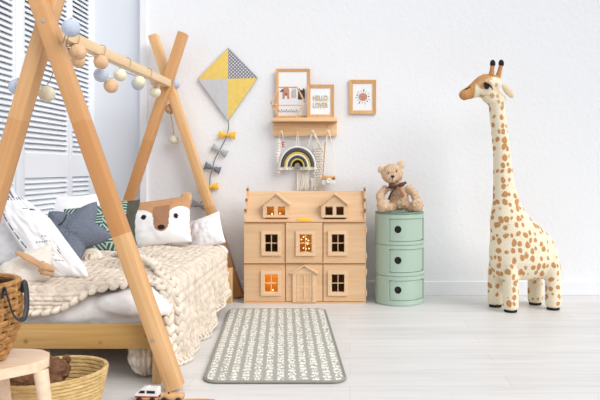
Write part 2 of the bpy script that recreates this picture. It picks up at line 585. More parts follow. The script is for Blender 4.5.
def text_mesh(body, size, x, y, z, width=None):
    """lettering standing in the xz plane facing -y, left/bottom at x, z"""
    c = bpy.data.curves.new('t', 'FONT'); c.body = body; c.size = size; c.extrude = .0004; c.offset = .0011
    o = bpy.data.objects.new('t', c); COL.objects.link(o)
    dg = bpy.context.evaluated_depsgraph_get()
    me = bpy.data.meshes.new_from_object(o.evaluated_get(dg))
    b = bmesh.new(); b.from_mesh(me)
    xs = [v.co.x for v in b.verts]
    k = 1 if not width else width / (max(xs) - min(xs))
    x0 = min(xs)
    for v in b.verts:
        v.co = Vector((x + (v.co.x - x0) * k, y - v.co.z, z + v.co.y))
    bpy.data.objects.remove(o); bpy.data.curves.remove(c); bpy.data.meshes.remove(me)
    return b


# ================================================================== setting
WX, WY = -1.78, 4.41
mb = MB(); mb.b2(-1.9, 3.2, -1.5, WY + .1, -.06, 0); struct(mb, 'floor', 'floor')
mb = MB(); mb.b2(-1.40, 3.2, WY, WY + .1, 0, 2.6); struct(mb, 'wall_back', 'wall')
mb = MB(); mb.b2(-1.86, -1.44, WY + .03, WY + .1, 0, 2.6); struct(mb, 'wall_corner', 'smooth_wall')
mb = MB(); mb.b2(-1.443, -1.393, WY - .02, WY + .06, 0, 2.6, .004); struct(mb, 'trim_1', 'white_paint')
mb = MB(); mb.b2(-1.393, 3.2, WY - .014, WY - .0005, 0, .095, .003); struct(mb, 'baseboard_back', 'white_paint')
mb = MB(); mb.b2(-1.90, -1.86, -1.5, WY + .1, 0, 2.6); struct(mb, 'louver_shade_backing', 'louver_shade')  # dark board added behind the shutters; its colour stands for shade
mb = MB(); mb.b2(-1.8599, -1.775, -1.5, 2.716, 0, 2.6); struct(mb, 'wall_left', 'smooth_wall')
mb = MB(); mb.b2(-1.86, -1.775, WY - .015, WY + .03, 0, 2.6); struct(mb, 'trim_2', 'white_paint')


def shutter(label, y0, y1, s0, s1):
    t = thing('louvered_shutter', label, 'shutter', (WX, y0, 0.02), group='white louvered shutters on the left wall')
    w = y1 - y0; H = 2.3
    f = MB()
    f.b2(-.035, 0, 0, s0, 0, H, .003); f.b2(-.035, 0, w - s1, w, 0, H, .003)
    zr0, zr1 = .80, .935
    f.b2(-.034, -.001, s0, w - s1, zr0, zr1); f.b2(-.034, -.001, s0, w - s1, 0, .09); f.b2(-.034, -.001, s0, w - s1, H - .08, H)
    f.build('frame', 'shutter', t, True)
    l = MB()
    for a, b in ((.09, zr0), (zr1, H - .08)):
        n = int((b - a) / .0314)
        for k in range(n + 1):
            z = a + (k + .5) * (b - a) / (n + 1)
            l.box((-.0175, w / 2 + (s0 - s1) / 2, z), (.006, w - s0 - s1 + .004, .0395), (0, math.radians(-36), 0))
    l.build('louvers', 'shutter', t, False)


shutter('near white louvered shutter panel, leftmost of the three', 2.72, 3.405, .08, .012)
shutter('middle white louvered shutter panel, widest one in view between the crossing bed poles', 3.415, 4.07, .09, .03)
shutter('narrow white louvered shutter panel next to the room corner', 4.075, 4.395, .035, .015)

# ================================================================== bed frame
bed = thing('bed_frame', 'honey pine child bed frame with crossed teepee poles and a ridge pole', 'bed', (-1.2, 3.4, 0))
BO = bed.location.copy()


def timber(name, p0, p1, w, d, mat, parent, label=None):
    p0, p1 = Vector(p0), Vector(p1)
    ax = (p1 - p0).normalized(); yv = Vector((0, 1, 0)); xv = yv.cross(ax).normalized()
    t = MB(); L = (p1 - p0).length
    t.box((0, 0, L / 2), (w, d, L), None, .005)
    o = t.build(name, mat, parent)
    m = Matrix((xv, yv, ax)).transposed().to_4x4(); m.translation = p0 - BO
    o.matrix_local = m
    return o


def leg(x0, xc, zc, y, ztop):
    k = (xc - x0) / zc
    ang = math.atan(abs(k)); z0 = .026 * math.sin(ang)
    return timber('leg', (x0 + k * z0, y, z0), (x0 + k * ztop, y, ztop), .060, .07, 'pine', bed)


YN, YF = 2.52, 4.245
l1 = leg(-.682, -1.190, 1.437, YN, 1.80)
l2 = leg(-1.652, -1.234, 1.437, YN + .071, 1.80)
l3 = leg(-1.680, -1.215, 1.43, YF, 1.77)
l4 = leg(-.745, -1.215, 1.43, YF + .071, 1.77)
timber('ridge_pole', (-1.200, YN + .108, 1.432), (-1.215, YF - .036, 1.432), .048, .048, 'pine', bed)
rp = bed.children[-1]
# ridge runs along y: rebuild axes
bpy.data.objects.remove(rp)
t = MB(); t.b2(-.024, .024, YN + .108 - BO.y, YF - .036 - BO.y, 1.408, 1.456, .004)
o = t.build('ridge_pole', 'pine_y', bed)
for (yy, x, z) in ((YN - .036, -.70 - .338 * .2, .205), (YN - .036, -1.19, 1.447)):
    t = MB(); t.lathe([(.0, -.004), (.006, -.004), (.008, 0), (.008, .001)], 12, Vector((x, yy, z)) - BO, rot=(PI / 2, 0, 0))
    t.build('bolt', 'steel', bed)
pa, pb = P(12, 147.5, 2.60) - BO, P(-1, 151.5, 2.58) - BO
t = MB(); t.tube([pa, pa.lerp(pb, .5), pa.lerp(pb, .75), pb], [.020, .020, .017, .008], 12); t.build('peg', 'pine_z', bed)
t = MB(); t.tube([pa.lerp(pb, .45) + Vector((-.012, -.018, .008)), pa.lerp(pb, .45) + Vector((.012, -.018, -.010))], .0035, 8); t.build('peg_slot', 'ink_dark', bed)
RX0, RX1 = -1.60, -.80
RXA = -1.505
t = MB(); t.b2(RXA - BO.x, RX1 - BO.x - .0, 2.565 - BO.y, 2.590 - BO.y, .150, .247, .003); t.build('end_rail', 'pine_rail', bed)
t = MB(); t.b2(RX0 - BO.x, RX1 - BO.x, 4.18 - BO.y, 4.204 - BO.y, .150, .247, .003); t.build('end_rail', 'pine_rail', bed)
for x in (RX0, RX1 - .024):
    t = MB(); t.b2(x - BO.x, x + .024 - BO.x, (2.592 if x > -1 else 2.66) - BO.y, 4.179 - BO.y, .150, .247, .003); t.build('side_rail', 'pine_y', bed)
for x in (RX0 + .06, RX1 - .001):
    for y in (2.5915, 4.135):
        t = MB(); t.b2(x - BO.x, x + .038 - BO.x, y - BO.y, y + .04 - BO.y, 0, .226, .003); t.build('post', 'pine_z', bed)
t = MB()
for k in range(12):
    y = 2.74 + k * .122
    t.b2(RX0 + .025 - BO.x, RX1 - .025 - BO.x, y - BO.y, y + .07 - BO.y, .180, .198)
t.build('slats', 'pine_rail', bed)

# mattress and its white bedding
MZ = .352
mb = MB()
mb.box((-1.205, 3.405, .205 + (MZ - .205) / 2), (.75, 1.51, MZ - .205), None, .05, 4)
mb.sphere((-.835, 2.700, .292), (.080, .075, .060)); mb.sphere((-.96, 2.66, .305), (.10, .05, .05)); mb.sphere((-1.2, 2.66, .282), (.28, .03, .05)); mb.sphere((-.92, 2.77, .330), (.12, .12, .042)); mb.sphere((-.875, 2.72, .318), (.07, .08, .05))
mb.sphere((-.845, 4.10, .335), (.06, .08, .045))
mb.fuse(.012, 6)
mb.displace(lambda c: .010 * nz(c.x * 9, c.y * 9, c.z * 16) + .005 * nz(c.x * 26, c.y * 26, c.z * 40 + 5))
o = mb.build('mattress', 'sheet'); tag(o, 'white bedding covered mattress lying on the pine bed frame', 'mattress')


# ------------------------------------------------------------------ chunky knit
def knit_h(s, t, wc=.038, ls=.040):
    a = t / wc
    a = a - np.floor(a)
    x = np.where(a < .5, a * 2, (1 - a) * 2)
    ph = s / ls + .55 * x + np.where(a < .5, 0, .12)
    b = ph - np.floor(ph)
    hx = np.sqrt(np.clip(1 - (2 * x - 1) ** 2, 0, 1))
    hb = np.clip(1 - np.abs(2 * b - 1) ** 3, 0, 1) ** .7
    return hx * (.35 + .65 * hb)


def grid_mesh(name, pos, mat, parent=None, flip=False):
    nu, nv = pos.shape[:2]
    idx = np.arange(nu * nv).reshape(nu, nv)
    q = np.stack([idx[:-1, :-1], idx[1:, :-1], idx[1:, 1:], idx[:-1, 1:]], -1).reshape(-1, 4)
    if flip:
        q = q[:, ::-1]
    me = bpy.data.meshes.new(name)
    me.from_pydata(pos.reshape(-1, 3).tolist(), [], q.tolist())
    me.polygons.foreach_set('use_smooth', [True] * len(me.polygons))
    me.materials.append(M[mat])
    o = bpy.data.objects.new(name, me); COL.objects.link(o)
    if parent: o.parent = parent
    return o


def fold(d, r, flare):
    L = r * PI / 2
    out = np.where(d < 0, d, np.where(d < L, r * np.sin(np.clip(d, 0, L) / r), r + (d - L) * flare))
    dn = np.where(d < 0, 0, np.where(d < L, r * (1 - np.cos(np.clip(d, 0, L) / r)), r + (d - L)))
    return out, dn


def smooth(x, a, b):
    t = np.clip((x - a) / (b - a), 0, 1)
    return t * t * (3 - 2 * t)


EX, RXF = -.845, .065
EY, RYF = 2.665, .05
BZ = .376


def blanket_base(S, T):
    ox, dx = fold(S - EX, RXF, .07)
    oy, dy = fold(EY - T, RYF, .02)
    X = EX + ox
    Y = EY - oy
    Z = BZ - dx - dy
    top = 1 - smooth(S, EX - .1, EX + .02)
    side = smooth(S, EX + .08, EX + .3)
    wr = .012 * np.sin(T * 9 + S * 5) * np.sin(S * 7 - T * 4 + 1) + .007 * np.sin(T * 21 + S * 13)
    Z = Z + np.abs(wr) * top
    X = X + side * (.016 * np.sin(T * 15 + 1.0) + .012 * np.sin(T * 31)) + side * .012
    # fold ridge running diagonally
    dist = ((S + 1.19) * .74 + (T - 3.25) * .67)
    along = ((S + 1.19) * .67 - (T - 3.25) * .74)
    rid = np.exp(-(dist / .04) ** 2) * smooth(along, -.05, .1) * (1 - smooth(along, .42, .56))
    Z = Z + .035 * rid * top
    return X, Y, Z


NS, NTT = 300, 460
u = np.linspace(0, 1, NS)[:, None]; v = np.linspace(0, 1, NTT)[None, :]
vv = v + 0 * u
smax = EX + .395 - .10 * smooth(vv, .45, .95) - .10 * smooth(vv, .93, 1.0)
S0 = -1.46
S = S0 + (smax - S0) * u
T0 = 2.53 + .105 * smooth(S, -1.25, -1.0) + .13 * smooth(S, -1.02, -.86) - .07 * smooth(S, EX, EX + .12) - .04 * smooth(S, EX + .12, EX + .3)
T1 = 4.10 - .06 * smooth(S, -1.0, -.7)
T = T0 + (T1 - T0) * v
X, Y, Z = blanket_base(S, T)
base = np.stack([X, Y, Z], -1)
du = np.gradient(base, axis=0); dv = np.gradient(base, axis=1)
nrm = np.cross(du, dv); nrm /= np.linalg.norm(nrm, axis=-1, keepdims=True) + 1e-9
h = knit_h(S, T)
edge = np.minimum(np.minimum(u * 60, (1 - u) * 60), np.minimum(v * 80, (1 - v) * 80)); edge = np.clip(edge, 0, 1)
amp = .015
pos = base + nrm * ((h - .25) * amp * edge)[..., None]
pos[..., 2] = np.maximum(pos[..., 2], .004)
bl = thing('knit_blanket', 'cream chunky knit blanket spread over the bed and falling to the floor', 'blanket', (0, 0, 0))
grid_mesh('cover', pos, 'knit', bl)


def braid(mb, pts, size, up=(0, 0, 1), n=None):
    pts = [Vector(p) for p in pts]
    L = [0]
    for a, b in zip(pts, pts[1:]):
        L.append(L[-1] + (b - a).length)
    tot = L[-1]; n = n or max(3, int(tot / (size * 1.25)))

    def at(d):
        d = min(max(d, 0), tot - 1e-6)
        for i in range(len(L) - 1):
            if L[i + 1] >= d:
                return pts[i].lerp(pts[i + 1], (d - L[i]) / max(1e-9, L[i + 1] - L[i]))
        return pts[-1]
    for i in range(n):
        d = tot * (i + .5) / n
        c = at(d); tg = (at(d + .01) - at(d - .01)).normalized()
        U = Vector(up(c) if callable(up) else up)
        side = tg.cross(U)
        side = side.normalized() if side.length > 1e-6 else tg.orthogonal().normalized()
        nn = side.cross(tg)
        for sg in (-1, 1):
            dr = (tg * .85 + side * sg * -.5).normalized()
            s2 = dr.cross(nn).normalized()
            R = Matrix((dr, s2, nn)).transposed()
            mb.sphere(c + side * sg * size * .36 + tg * (size * .3 if sg > 0 else 0), (size * .82, size * .43, size * .45), 10, 7, R)


def bpt(s, t, lift=.008):
    x, y, z = blanket_base(np.array([[s]]), np.array([[t]]))
    x, y, z = float(x[0, 0]), float(y[0, 0]), float(z[0, 0])
    if s > EX + .06:
        return Vector((x + lift, y, max(z, .02)))
    return Vector((x, y, z + lift))


iT = lambda i: (float(S[i, 0]), float(T[i, 0]))
e1 = MB()
near = [bpt(*iT(i)) for i in range(0, NS, 4)]
braid(e1, near, .031, lambda c: (0.6, -.3, .2) if c.z < .33 and c.x > -.9 else (0, -.35, 1))
e1.build('braided_edge', 'knit_pale', bl)
e2 = MB()
hem = [bpt(float(S[-1, j]), float(T[-1, j])) for j in range(2, NTT, 5)]
braid(e2, hem, .022, (1, -.2, 0))
e2.build('braided_edge', 'knit_pale', bl)
e3 = MB()
rid = [bpt(s, t, .034) for s, t in ((-1.20, 3.27), (-1.12, 3.19), (-1.03, 3.09), (-.95, 3.0), (-.89, 2.93))] + [bpt(s, t, .014) for s, t in ((-.84, 2.88), (-.79, 2.855), (-.73, 2.84), (-.66, 2.83), (-.58, 2.82), (-.50, 2.81))]
braid(e3, catmull(rid, 5), .032, lambda c: (1, -.3, .4) if c.z < .34 else (.2, -.2, 1))
e3.build('folded_ridge', 'knit_pale', bl)
# bunched corner under the bed
nu_, nv_ = 120, 90
th = np.linspace(0, 2 * PI, nu_)[:, None]; ph = np.linspace(.02, PI - .02, nv_)[None, :]
bx = np.sin(ph) * np.cos(th) * .066; by = np.sin(ph) * np.sin(th) * .075; bz = np.cos(ph) * .080 + 0 * th
kh = knit_h(ph * .078 + 0 * th, th * .0733 + 0 * ph, .046, .044)
rr = 1 + (kh - .3) * .26
pos = np.stack([-.852 + bx * rr, 2.690 + by * rr, .098 + bz * rr], -1)
grid_mesh('bunched_corner', pos, 'knit_pale', bl, True)
# small coiled end beside the star cushion
cb = MB()
cc = P(91, 262, 3.36)
sp = [cc + Vector((math.cos(a) * (.046 - a * .0028), -.004 * a * .3, .02 + math.sin(a) * (.046 - a * .0028))) for a in [k * .35 for k in range(40)]]
cb.tube(sp, [.017] * len(sp), 8)
cb.displace(lambda c: .003 * math.sin(c.x * 260) * math.sin(c.z * 230))
cb.build('coiled_end', 'knit_pale', bl)

# ================================================================== cushions
W_ = lin((244, 244, 247))


def pillow(mb, w, h, t, n=44, pinch=.08, seed=0, wr=.006, col=None, e=.55):
    def mk(sgn):
        def fn(a, b):
            u, v = 2 * a - 1, 2 * b - 1
            x = w / 2 * u * (1 - pinch * (1 - v * v)); z = h / 2 * v * (1 - pinch * (1 - u * u)) + h / 2
            k = (max(0, 1 - abs(u) ** 2.4) * max(0, 1 - abs(v) ** 2.4)) ** e
            y = sgn * t / 2 * k
            wv = wr * (nz(u * 2.2 + seed, v * 2.2, sgn + seed) + .6 * nz(u * 5 + seed, v * 5, sgn * 3)) * min(1, k * 3)
            return (x, y + sgn * wv, z)
        return fn
    mb.grid(n, n, mk(-1), (lambda a, b: col(2 * a - 1, b)) if col else None)
    mb.grid(n, n, mk(1), (lambda a, b: W_ if col is None else col(9, b)) if col else None)
    mb.weld(1e-5)


def put(o, px, py, Y, rot):
    o.location = P(px, py, Y); o.rotation_euler = tuple(math.radians(a) for a in rot)


def lean(o, base, top, yaw=0):
    """stand a cushion on its base point with its upright axis towards top"""
    z = (Vector(top) - Vector(base)).normalized()
    y = Matrix.Rotation(math.radians(yaw), 3, 'Z') @ Vector((0, 1, 0))
    y = (y - z * y.dot(z)).normalized()
    x = y.cross(z)
    m = Matrix((x, y, z)).transposed().to_4x4(); m.translation = Vector(base)
    o.matrix_world = m


# fox cushion
BR, BR2, WH, BK = lin((196, 148, 108)), lin((168, 124, 96)), lin((246, 245, 246)), lin((40, 34, 36))


def fox(u, v):
    if u > 2: return BR
    if ((u + .22) / .075) ** 2 + ((v - .575) / .055) ** 2 < 1 or ((u - .67) / .065) ** 2 + ((v - .53) / .055) ** 2 < 1: return BK
    if ((u - .27) / .10) ** 2 + ((v - .31) / .05) ** 2 < 1: return BK
    cw = .235 * (1 - max(0, (.62 - v)) * .55)
    if abs(u - .27) < cw and v > .36 or ((u - .27) / .19) ** 2 + ((v - .36) / .13) ** 2 < 1:
        if v < .80: return BR2
        return BR
    if v < .42: return WH
    if ((u + .44) / .58) ** 2 + ((v - .40) / .36) ** 2 < 1 or ((u - .78) / .40) ** 2 + ((v - .40) / .34) ** 2 < 1: return WH
    for du_, dv_ in ((.05, .88), (.2, .86), (.35, .87), (.1, .8), (.28, .79), (.5, .85)):
        if ((u - du_) / .02) ** 2 + ((v - dv_) / .018) ** 2 < 1: return BK
    return BR


t = thing('fox_cushion', 'square cushion printed with a brown and white fox face', 'cushion')
mb = MB(); pillow(mb, .465, .315, .13, 90, .05, 3, .005, fox); mb.build('cover', 'print', t)
for sx in (-1, 1):
    mb = MB(); mb.sphere((sx * .198, 0, .300), (.040, .012, .042), 14, 10, (0, sx * .5, 0)); mb.build('ear', 'tan_fab', t)
lean(t, P(154.5, 247, 3.93), P(155, 198, 4.07), 0)

mb = MB(); pillow(mb, .25, .22, .12, 40, .06, 9, .007); o = mb.build('pillow', 'white_fab')
tag(o, 'plain white pillow leaning on the far bed pole right of the fox cushion', 'pillow'); lean(o, P(208, 249, 4.03), P(201, 214, 4.13), -8)

mb = MB(); pillow(mb, .27, .31, .09, 40, .06, 5, .006); o = mb.build('cushion', 'olive_fab')
tag(o, 'plain dark olive cushion standing left of the fox cushion', 'cushion'); lean(o, P(114, 248, 3.885), P(118, 202, 4.00), 6)

GD, GL = lin((62, 96, 88)), lin((192, 208, 198))


def maze(u, v):
    if u > 2: return GD
    a, b = u * 2.2 + v * .3, v * 4.4
    i, j = math.floor(a * 1.15), math.floor(b * .9 + (math.floor(a * 1.15) % 2) * .5)
    k = (i * 7 + j * 13) % 3
    d = (a * .9 + b * .55, a * .9 - b * .55, b * 1.05)[k]
    return GL if (d * 3.6) % 1 < .36 else GD


mb = MB(); pillow(mb, .37, .325, .12, 120, .05, 11, .005, maze); o = mb.build('cushion', 'print')
tag(o, 'dark green cushion with a white geometric line pattern', 'cushion'); lean(o, P(95, 255, 3.69), P(96, 201, 3.86), 8)

mb = MB(); pillow(mb, .30, .36, .10, 40, .06, 15, .006); o = mb.build('pillow', 'white_fab')
tag(o, 'white pillow peeking out above the green patterned cushion', 'pillow'); lean(o, P(73, 250, 3.79), P(76, 195, 3.94), 10)


# star cushion
def star_r(a):
    k = (a / (2 * PI / 5)) % 1
    d = abs(k - .5) * 2          # 1 at tip, 0 in notch
    return .124 + .104 * d ** 1.5 * (1.05 - .15 * d)


mb = MB()
for sg in (-1, 1):
    mb.grid(150, 16, lambda a, b, sg=sg: (star_r(a * 2 * PI) * b * math.sin(a * 2 * PI), sg * .055 * (1 - b ** 2.6) ** .6 + .004 * nz(a * 12, b * 4, sg), star_r(a * 2 * PI) * b * math.cos(a * 2 * PI)), None, True)
mb.weld(1e-5)
o = mb.build('star_cushion', 'grey_fab')
mk = MB()
mk.tube([(-.02, -.062, .052), (0, -.066, .045), (.025, -.064, .055), (.045, -.060, .075)], .003, 6)
mk.build('stitched_eye', 'black_matte', o)
tag(o, 'grey star shaped cushion leaning on the green patterned cushion', 'cushion'); lean(o, P(72, 233, 3.40), P(44, 207, 3.42), 4)
o.matrix_world = Matrix.Translation(P(72, 234, 3.38)) @ Matrix.Rotation(math.radians(-30), 4, 'X') @ Matrix.Translation(-P(72, 233, 3.40)) @ o.matrix_world

BKL = lin((60, 60, 66))


def linesp(u, v):
    if u > 2: return W_
    if abs(u + .74 - .05 * math.sin(v * 9)) < .028 and (v * 9) % 1 < .8: return BKL
    if v > .93 and (u * 5) % 1 < .3: return BKL
    for (a, b, c, d) in ((.1, .38, .30, .02), (.1, .30, .26, .016), (.0, .22, .2, .014), (.2, .16, .16, .014), (.3, .44, .12, .012), (.45, .26, .012, .06), (.55, .30, .012, .05)):
        if abs(u - a) < c and abs(v - b) < d * .45 and (u * 9 + a * 7) % 1 < .75: return BKL
    for (a, b) in ((.38, .80), (.66, .785)):
        if abs(u - a) < .10 and abs(v - b) < .007: return BKL
    return W_


SHR = .80
t = thing('long_cushion', 'long white cushion with thin black line print and striped top', 'cushion')
mb = MB(); pillow(mb, .222, .43, .12, 100, .02, 21, .009, linesp, .45)
for v_ in mb.bm.verts:
    c_ = v_.co; f_ = c_.z / .43
    k_ = (1 - .50 * max(0, (f_ - .70) / .30) ** 1.2) * (1 - .22 * max(0, 1 - f_ / .16) ** 1.5)
    c_.x = c_.x * k_ - SHR * c_.z
mb.build('cover', 'print', t)
mb = MB()
mb.mi = 0
for k in range(9):
    mb.mi = k % 2
    x = (-.085 + k * .0155) * .62
    mb.tube([(x * .9 - SHR * .41, 0, .41), (x - SHR * .45, -.004, .45), (x * 1.1 - SHR * .48, .002, .48)], [.0095, .009, .006], 7)
mb.build('fringe', ['white_fab', 'bow_dark'], t)
lean(t, P(69, 279, 2.84), P(81, 204, 3.02), 0)

mb = MB(); pillow(mb, .26, .26, .12, 40, .06, 31, .01); o = mb.build('pillow', 'white_fab')
tag(o, 'white pillow standing behind the left bed pole beside the long white cushion', 'pillow'); lean(o, P(6, 266, 3.0), P(6, 212, 3.12), 4)
mb = MB(); pillow(mb, .29, .20, .12, 50, .05, 37, .012); o = mb.build('pillow', 'cream_fab')
tag(o, 'cream textured pillow lying at the near left corner of the bed', 'pillow'); lean(o, P(20, 291, 2.70), P(24, 254, 2.86), 0)

mb = MB()
a0, a1 = P(17, 252, 2.72), P(46, 268, 2.66)
mb.tube([a0, a0.lerp(a1, .35), a0.lerp(a1, .7), a1], [.012, .022, .019, .020], 10, flat=(.5, 1))
t = thing('knotted_strap', 'tan leather strap with a knotted end lying beside the long white cushion', 'strap', a1)
for v_ in mb.bm.verts: v_.co -= a1
mb.build('strap', 'tan_fab', t)
mb = MB()
mb.tube([Vector((-.02, -.012, .018)), Vector((.012, -.022, .006)), Vector((.042, -.012, -.004))], [.013, .018, .010], 8)
mb.tube([Vector((-.02, -.010, -.004)), Vector((.008, -.018, -.014)), Vector((.034, -.01, -.024))], [.012, .016, .010], 8)
mb.tube([Vector((-.012, -.006, .026)), Vector((-.004, -.030, .004)), Vector((-.012, -.012, -.020))], .008, 8)
mb.build('knot', 'tan_fab', t)

# ================================================================== string lights
sl = thing('string_light', 'string of blue, tan and cream cotton ball lights wound along the ridge pole', 'string light', (0, 0, 0))
balls = [(17, 87, 8, 'blue', 2.62), (47, 94, 8, 'cream', 2.70), (71, 28, 9, 'blue', 2.455), (66, 54, 7, 'cream', 2.78), (78, 52, 8, 'tan', 2.75), (78, 61, 7, 'tan', 2.86),
         (101, 62, 7.2, 'tan', 3.02), (101, 75, 7.2, 'blue', 3.10), (111, 86, 7, 'tan', 3.15), (120, 75, 6.3, 'cream', 3.22), (138, 84, 6.2, 'blue', 3.6), (139.5, 81.5, 5.6, 'cream', 3.52),
         (156, 82, 5.3, 'tan', 4.02), (155, 92, 5.6, 'cream', 4.05), (175, 84, 5, 'blue', 4.32), (170, 109, 5, 'tan', 4.33), (174, 140, 4.6, 'cream', 4.34)]
cord = []
for px, py, r, c, Y in balls:
    p = P(px, py, Y); R = r * Y / FPX
    mb = MB(); mb.sphere(p, R, 22, 14); mb.displace(lambda c_: .0016 * nz(c_.x * 90, c_.y * 90, c_.z * 90))
    o = mb.build('cotton_ball', 'ball_' + c, sl); o['label'] = {'blue': 'pale blue', 'tan': 'tan', 'cream': 'cream'}[c] + ' cotton ball'
    cord.append(p + Vector((0, 0, R)))
pts = []
for i, p in enumerate(cord):
    pts.append(p + Vector((0, 0, .004)))
    if i < len(cord) - 1:
        q = cord[i + 1]; m = (p + q) / 2
        if i in (3, 6, 9, 11):
            yy = m.y
            rx = -1.2
            pts += [Vector((rx + .028, yy - .01, 1.41)), Vector((rx + .028, yy, 1.458)), Vector((rx - .028, yy + .01, 1.458)), Vector((rx - .028, yy + .015, 1.405))]
        else:
            pts.append(m + Vector((0, 0, -.01)))
mb = MB(); mb.tube(catmull(pts, 5), .0022, 6); mb.build('cord', 'cord', sl)

# ================================================================== dollhouse
DK = 4.13 / FPX
dh = thing('dollhouse', 'three storey plywood dollhouse with lit windows and two dormers', 'dollhouse', ((305 - CX) * DK, 4.13, 0))
hx = lambda px: (px - 305) * DK
hz = lambda py: CH - (py - CY) * DK
D = .25
Wn = {'ul': (265, 278, 234, 252), 'um': (299.5, 312, 234, 252), 'ur': (331.5, 344.5, 234, 252), 'll': (264.5, 278, 274, 292), 'lr': (331.5, 344.5, 274, 292)}
hole = lambda k: (hx(Wn[k][0]), hx(Wn[k][1]), hz(Wn[k][3]), hz(Wn[k][2]))
z0, zm, zr = 0.012, hz(263), hz(222)
for (a, b, ky, kl, prow) in ((246, 285, 'ul', 'll', 0), (286, 322.5, 'um', None, -.010), (323.5, 364, 'ur', 'lr', 0)):
    mb = MB(); mb.holed(hx(a), hx(b), zm + .004, zr - .004, [hole(ky)], prow, prow + .010); mb.build('front_panel', 'ply', dh, False)
    mb = MB(); mb.holed(hx(a), hx(b), z0 + .002, zm - .004, [hole(kl)] if kl else [], 0, .010); mb.build('front_panel', 'ply', dh, False)
mb = MB()
for z in (0.006, zm, zr):
    mb.b2(hx(244.5), hx(365.5), -.008 if z > .1 else -.004, D, z - .006 if z > .01 else 0, z + .004 if z < zr else z + .003)
mb.build('floor_board', 'ply', dh, False)
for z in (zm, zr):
    mb = MB(); mb.b2(hx(244.5), hx(365.5), -.0087, -.0081, z - .0055, z + .0005); mb.build('gap_shade_strip', 'joint_and_gap_shade', dh, False)  # dark strip paints the shadow of the gap between storeys
mb = MB()
for px in (285.5, 323): mb.b2(hx(px) - .003, hx(px) + .003, .012, D - .008, .012, zr - .007)
mb.b2(hx(305) - .003, hx(305) + .003, .07, D - .07, zr + .004, zr + .09)
mb.build('partition', 'ply_in', dh, False)
mb = MB(); mb.b2(hx(246.2), hx(363.8), D - .008, D, .012, zr - .007); mb.build('back_panel', 'ply_in', dh, False)
ridge = .722
for px in (245, 365):
    mb = MB()
    pl = [(0, .0105), (D, .0105), (D, zr), (D / 2 + .012, ridge + .03), (D / 2 - .012, ridge + .03), (0, zr + .02)]
    a = [mb.bm.verts.new((hx(px) - .006, y, z)) for y, z in pl]; b = [mb.bm.verts.new((hx(px) + .006, y, z)) for y, z in pl]
    mb.bm.faces.new(a); mb.bm.faces.new(b)
    for i in range(len(pl)): mb.bm.faces.new((a[i], a[(i + 1) % len(pl)], b[(i + 1) % len(pl)], b[i]))
    sd = mb.build('side_panel', 'ply', dh, False)
    for k in range(3):
        mb = MB()
        f = (k + .5) / 3
        mb.b2(hx(px) - .0063, hx(px) + .0063, D / 2 * f - .012, D / 2 * f + .006, zr + .04 + (ridge - zr - .0) * f - .006, zr + .055 + (ridge - zr) * f - .004)
        mb.build('finger_joint', 'joint_and_gap_shade', sd, False)
for sg in (0, 1):
    mb = MB()
    ya, yb = (.002, D / 2) if sg == 0 else (D - .002, D / 2)
    hs = [(hx(c - 11), hx(c + 11), .012, .105) for c in (276, 334.5)] if sg == 0 else []
    SL = math.hypot(yb - ya, ridge - zr - .008)
    mb.holed(hx(246), hx(364), 0, SL, hs, 0, .007)
    for v_ in mb.bm.verts:
        f_ = v_.co.z / SL
        v_.co = Vector((v_.co.x, ya + (yb - ya) * f_, zr + .008 + (ridge - zr - .008) * f_ - v_.co.y))
    mb.build('roof_panel', 'ply', dh, False)
mb = MB(); mb.b2(hx(298), hx(312), -.003, .004, hz(221), hz(218.3), .002); mb.build('hand_slot_glow', 'slot_glow', dh)  # solid glowing strip; light through the slot is put in as emission
# windows of the storeys
for k, (a, b, c, d) in Wn.items():
    yo = -.010 if k == 'um' else 0
    mb = MB(); e = 3.4
    mb.holed(hx(a - e), hx(b + e), hz(d + e), hz(c - e), [hole(k)], yo - .013, yo - .0002)
    w = mb.build('window', 'ply_trim', dh, False)
    mb = MB(); xm = (hx(a) + hx(b)) / 2; zmid = (hz(c) + hz(d)) / 2
    mb.b2(xm - .0024, xm + .0024, yo - .005, yo + .004, hz(d), hz(c)); mb.b2(hx(a), hx(b), yo - .0045, yo + .0035, zmid - .0024, zmid + .0024)
    mb.holed(hx(a), hx(b), hz(d), hz(c), [(hx(a) + .0025, hx(b) - .0025, hz(d) + .0025, hz(c) - .0025)], yo - .004, yo + .003)
    mb.build('muntin', 'ply_trim', w, False)
# door
mb = MB(); mb.b2(hx(296.5), hx(312.5), -.004, -.0002, .013, hz(273)); dr = mb.build('door', 'ply', dh, False)
mb = MB()
mb.b2(hx(292.8), hx(296.5), -.012, -.0002, .013, hz(272)); mb.b2(hx(312.5), hx(316.2), -.012, -.0002, .013, hz(272)); mb.b2(hx(292.8), hx(316.2), -.012, -.0002, .011, .0129)
mb.prism([(hx(292), hz(274)), (hx(317), hz(274)), (hx(317), hz(272.5)), (hx(304.5), hz(266.5)), (hx(292), hz(272.5))], -.010, -.0002)
mb.build('door_frame', 'ply_trim', dr, False)
mb = MB()
for s_ in (-1, 1):
    p0 = Vector((hx(304.5 + s_ * 13.8), -.012, hz(273))); p1 = Vector((hx(304.5), -.012, hz(264.8)))
    dv_ = p1 - p0; mb.box((p0 + p1) / 2, (dv_.length, .024, .010), (0, -math.atan2(dv_.z, dv_.x), 0))
mb.build('pediment', 'ply_trim', dr, False)
mb = MB(); x_ = hx(304.5)
mb.b2(x_ - .003, x_ + .003, -.008, -.0035, .02, hz(274)); mb.b2(hx(296.5), hx(312.5), -.0075, -.0035, hz(287) - .003, hz(287) + .003)
mb.holed(hx(297.2), hx(311.8), .018, hz(274), [(hx(299), x_ - .005, .027, hz(288)), (x_ + .005, hx(310), .027, hz(288)), (hx(299), x_ - .005, hz(286), hz(275.5)), (x_ + .005, hx(310), hz(286), hz(275.5))], -.0065, -.0035)
mb.build('door_moulding', 'ply_trim', dr, False)
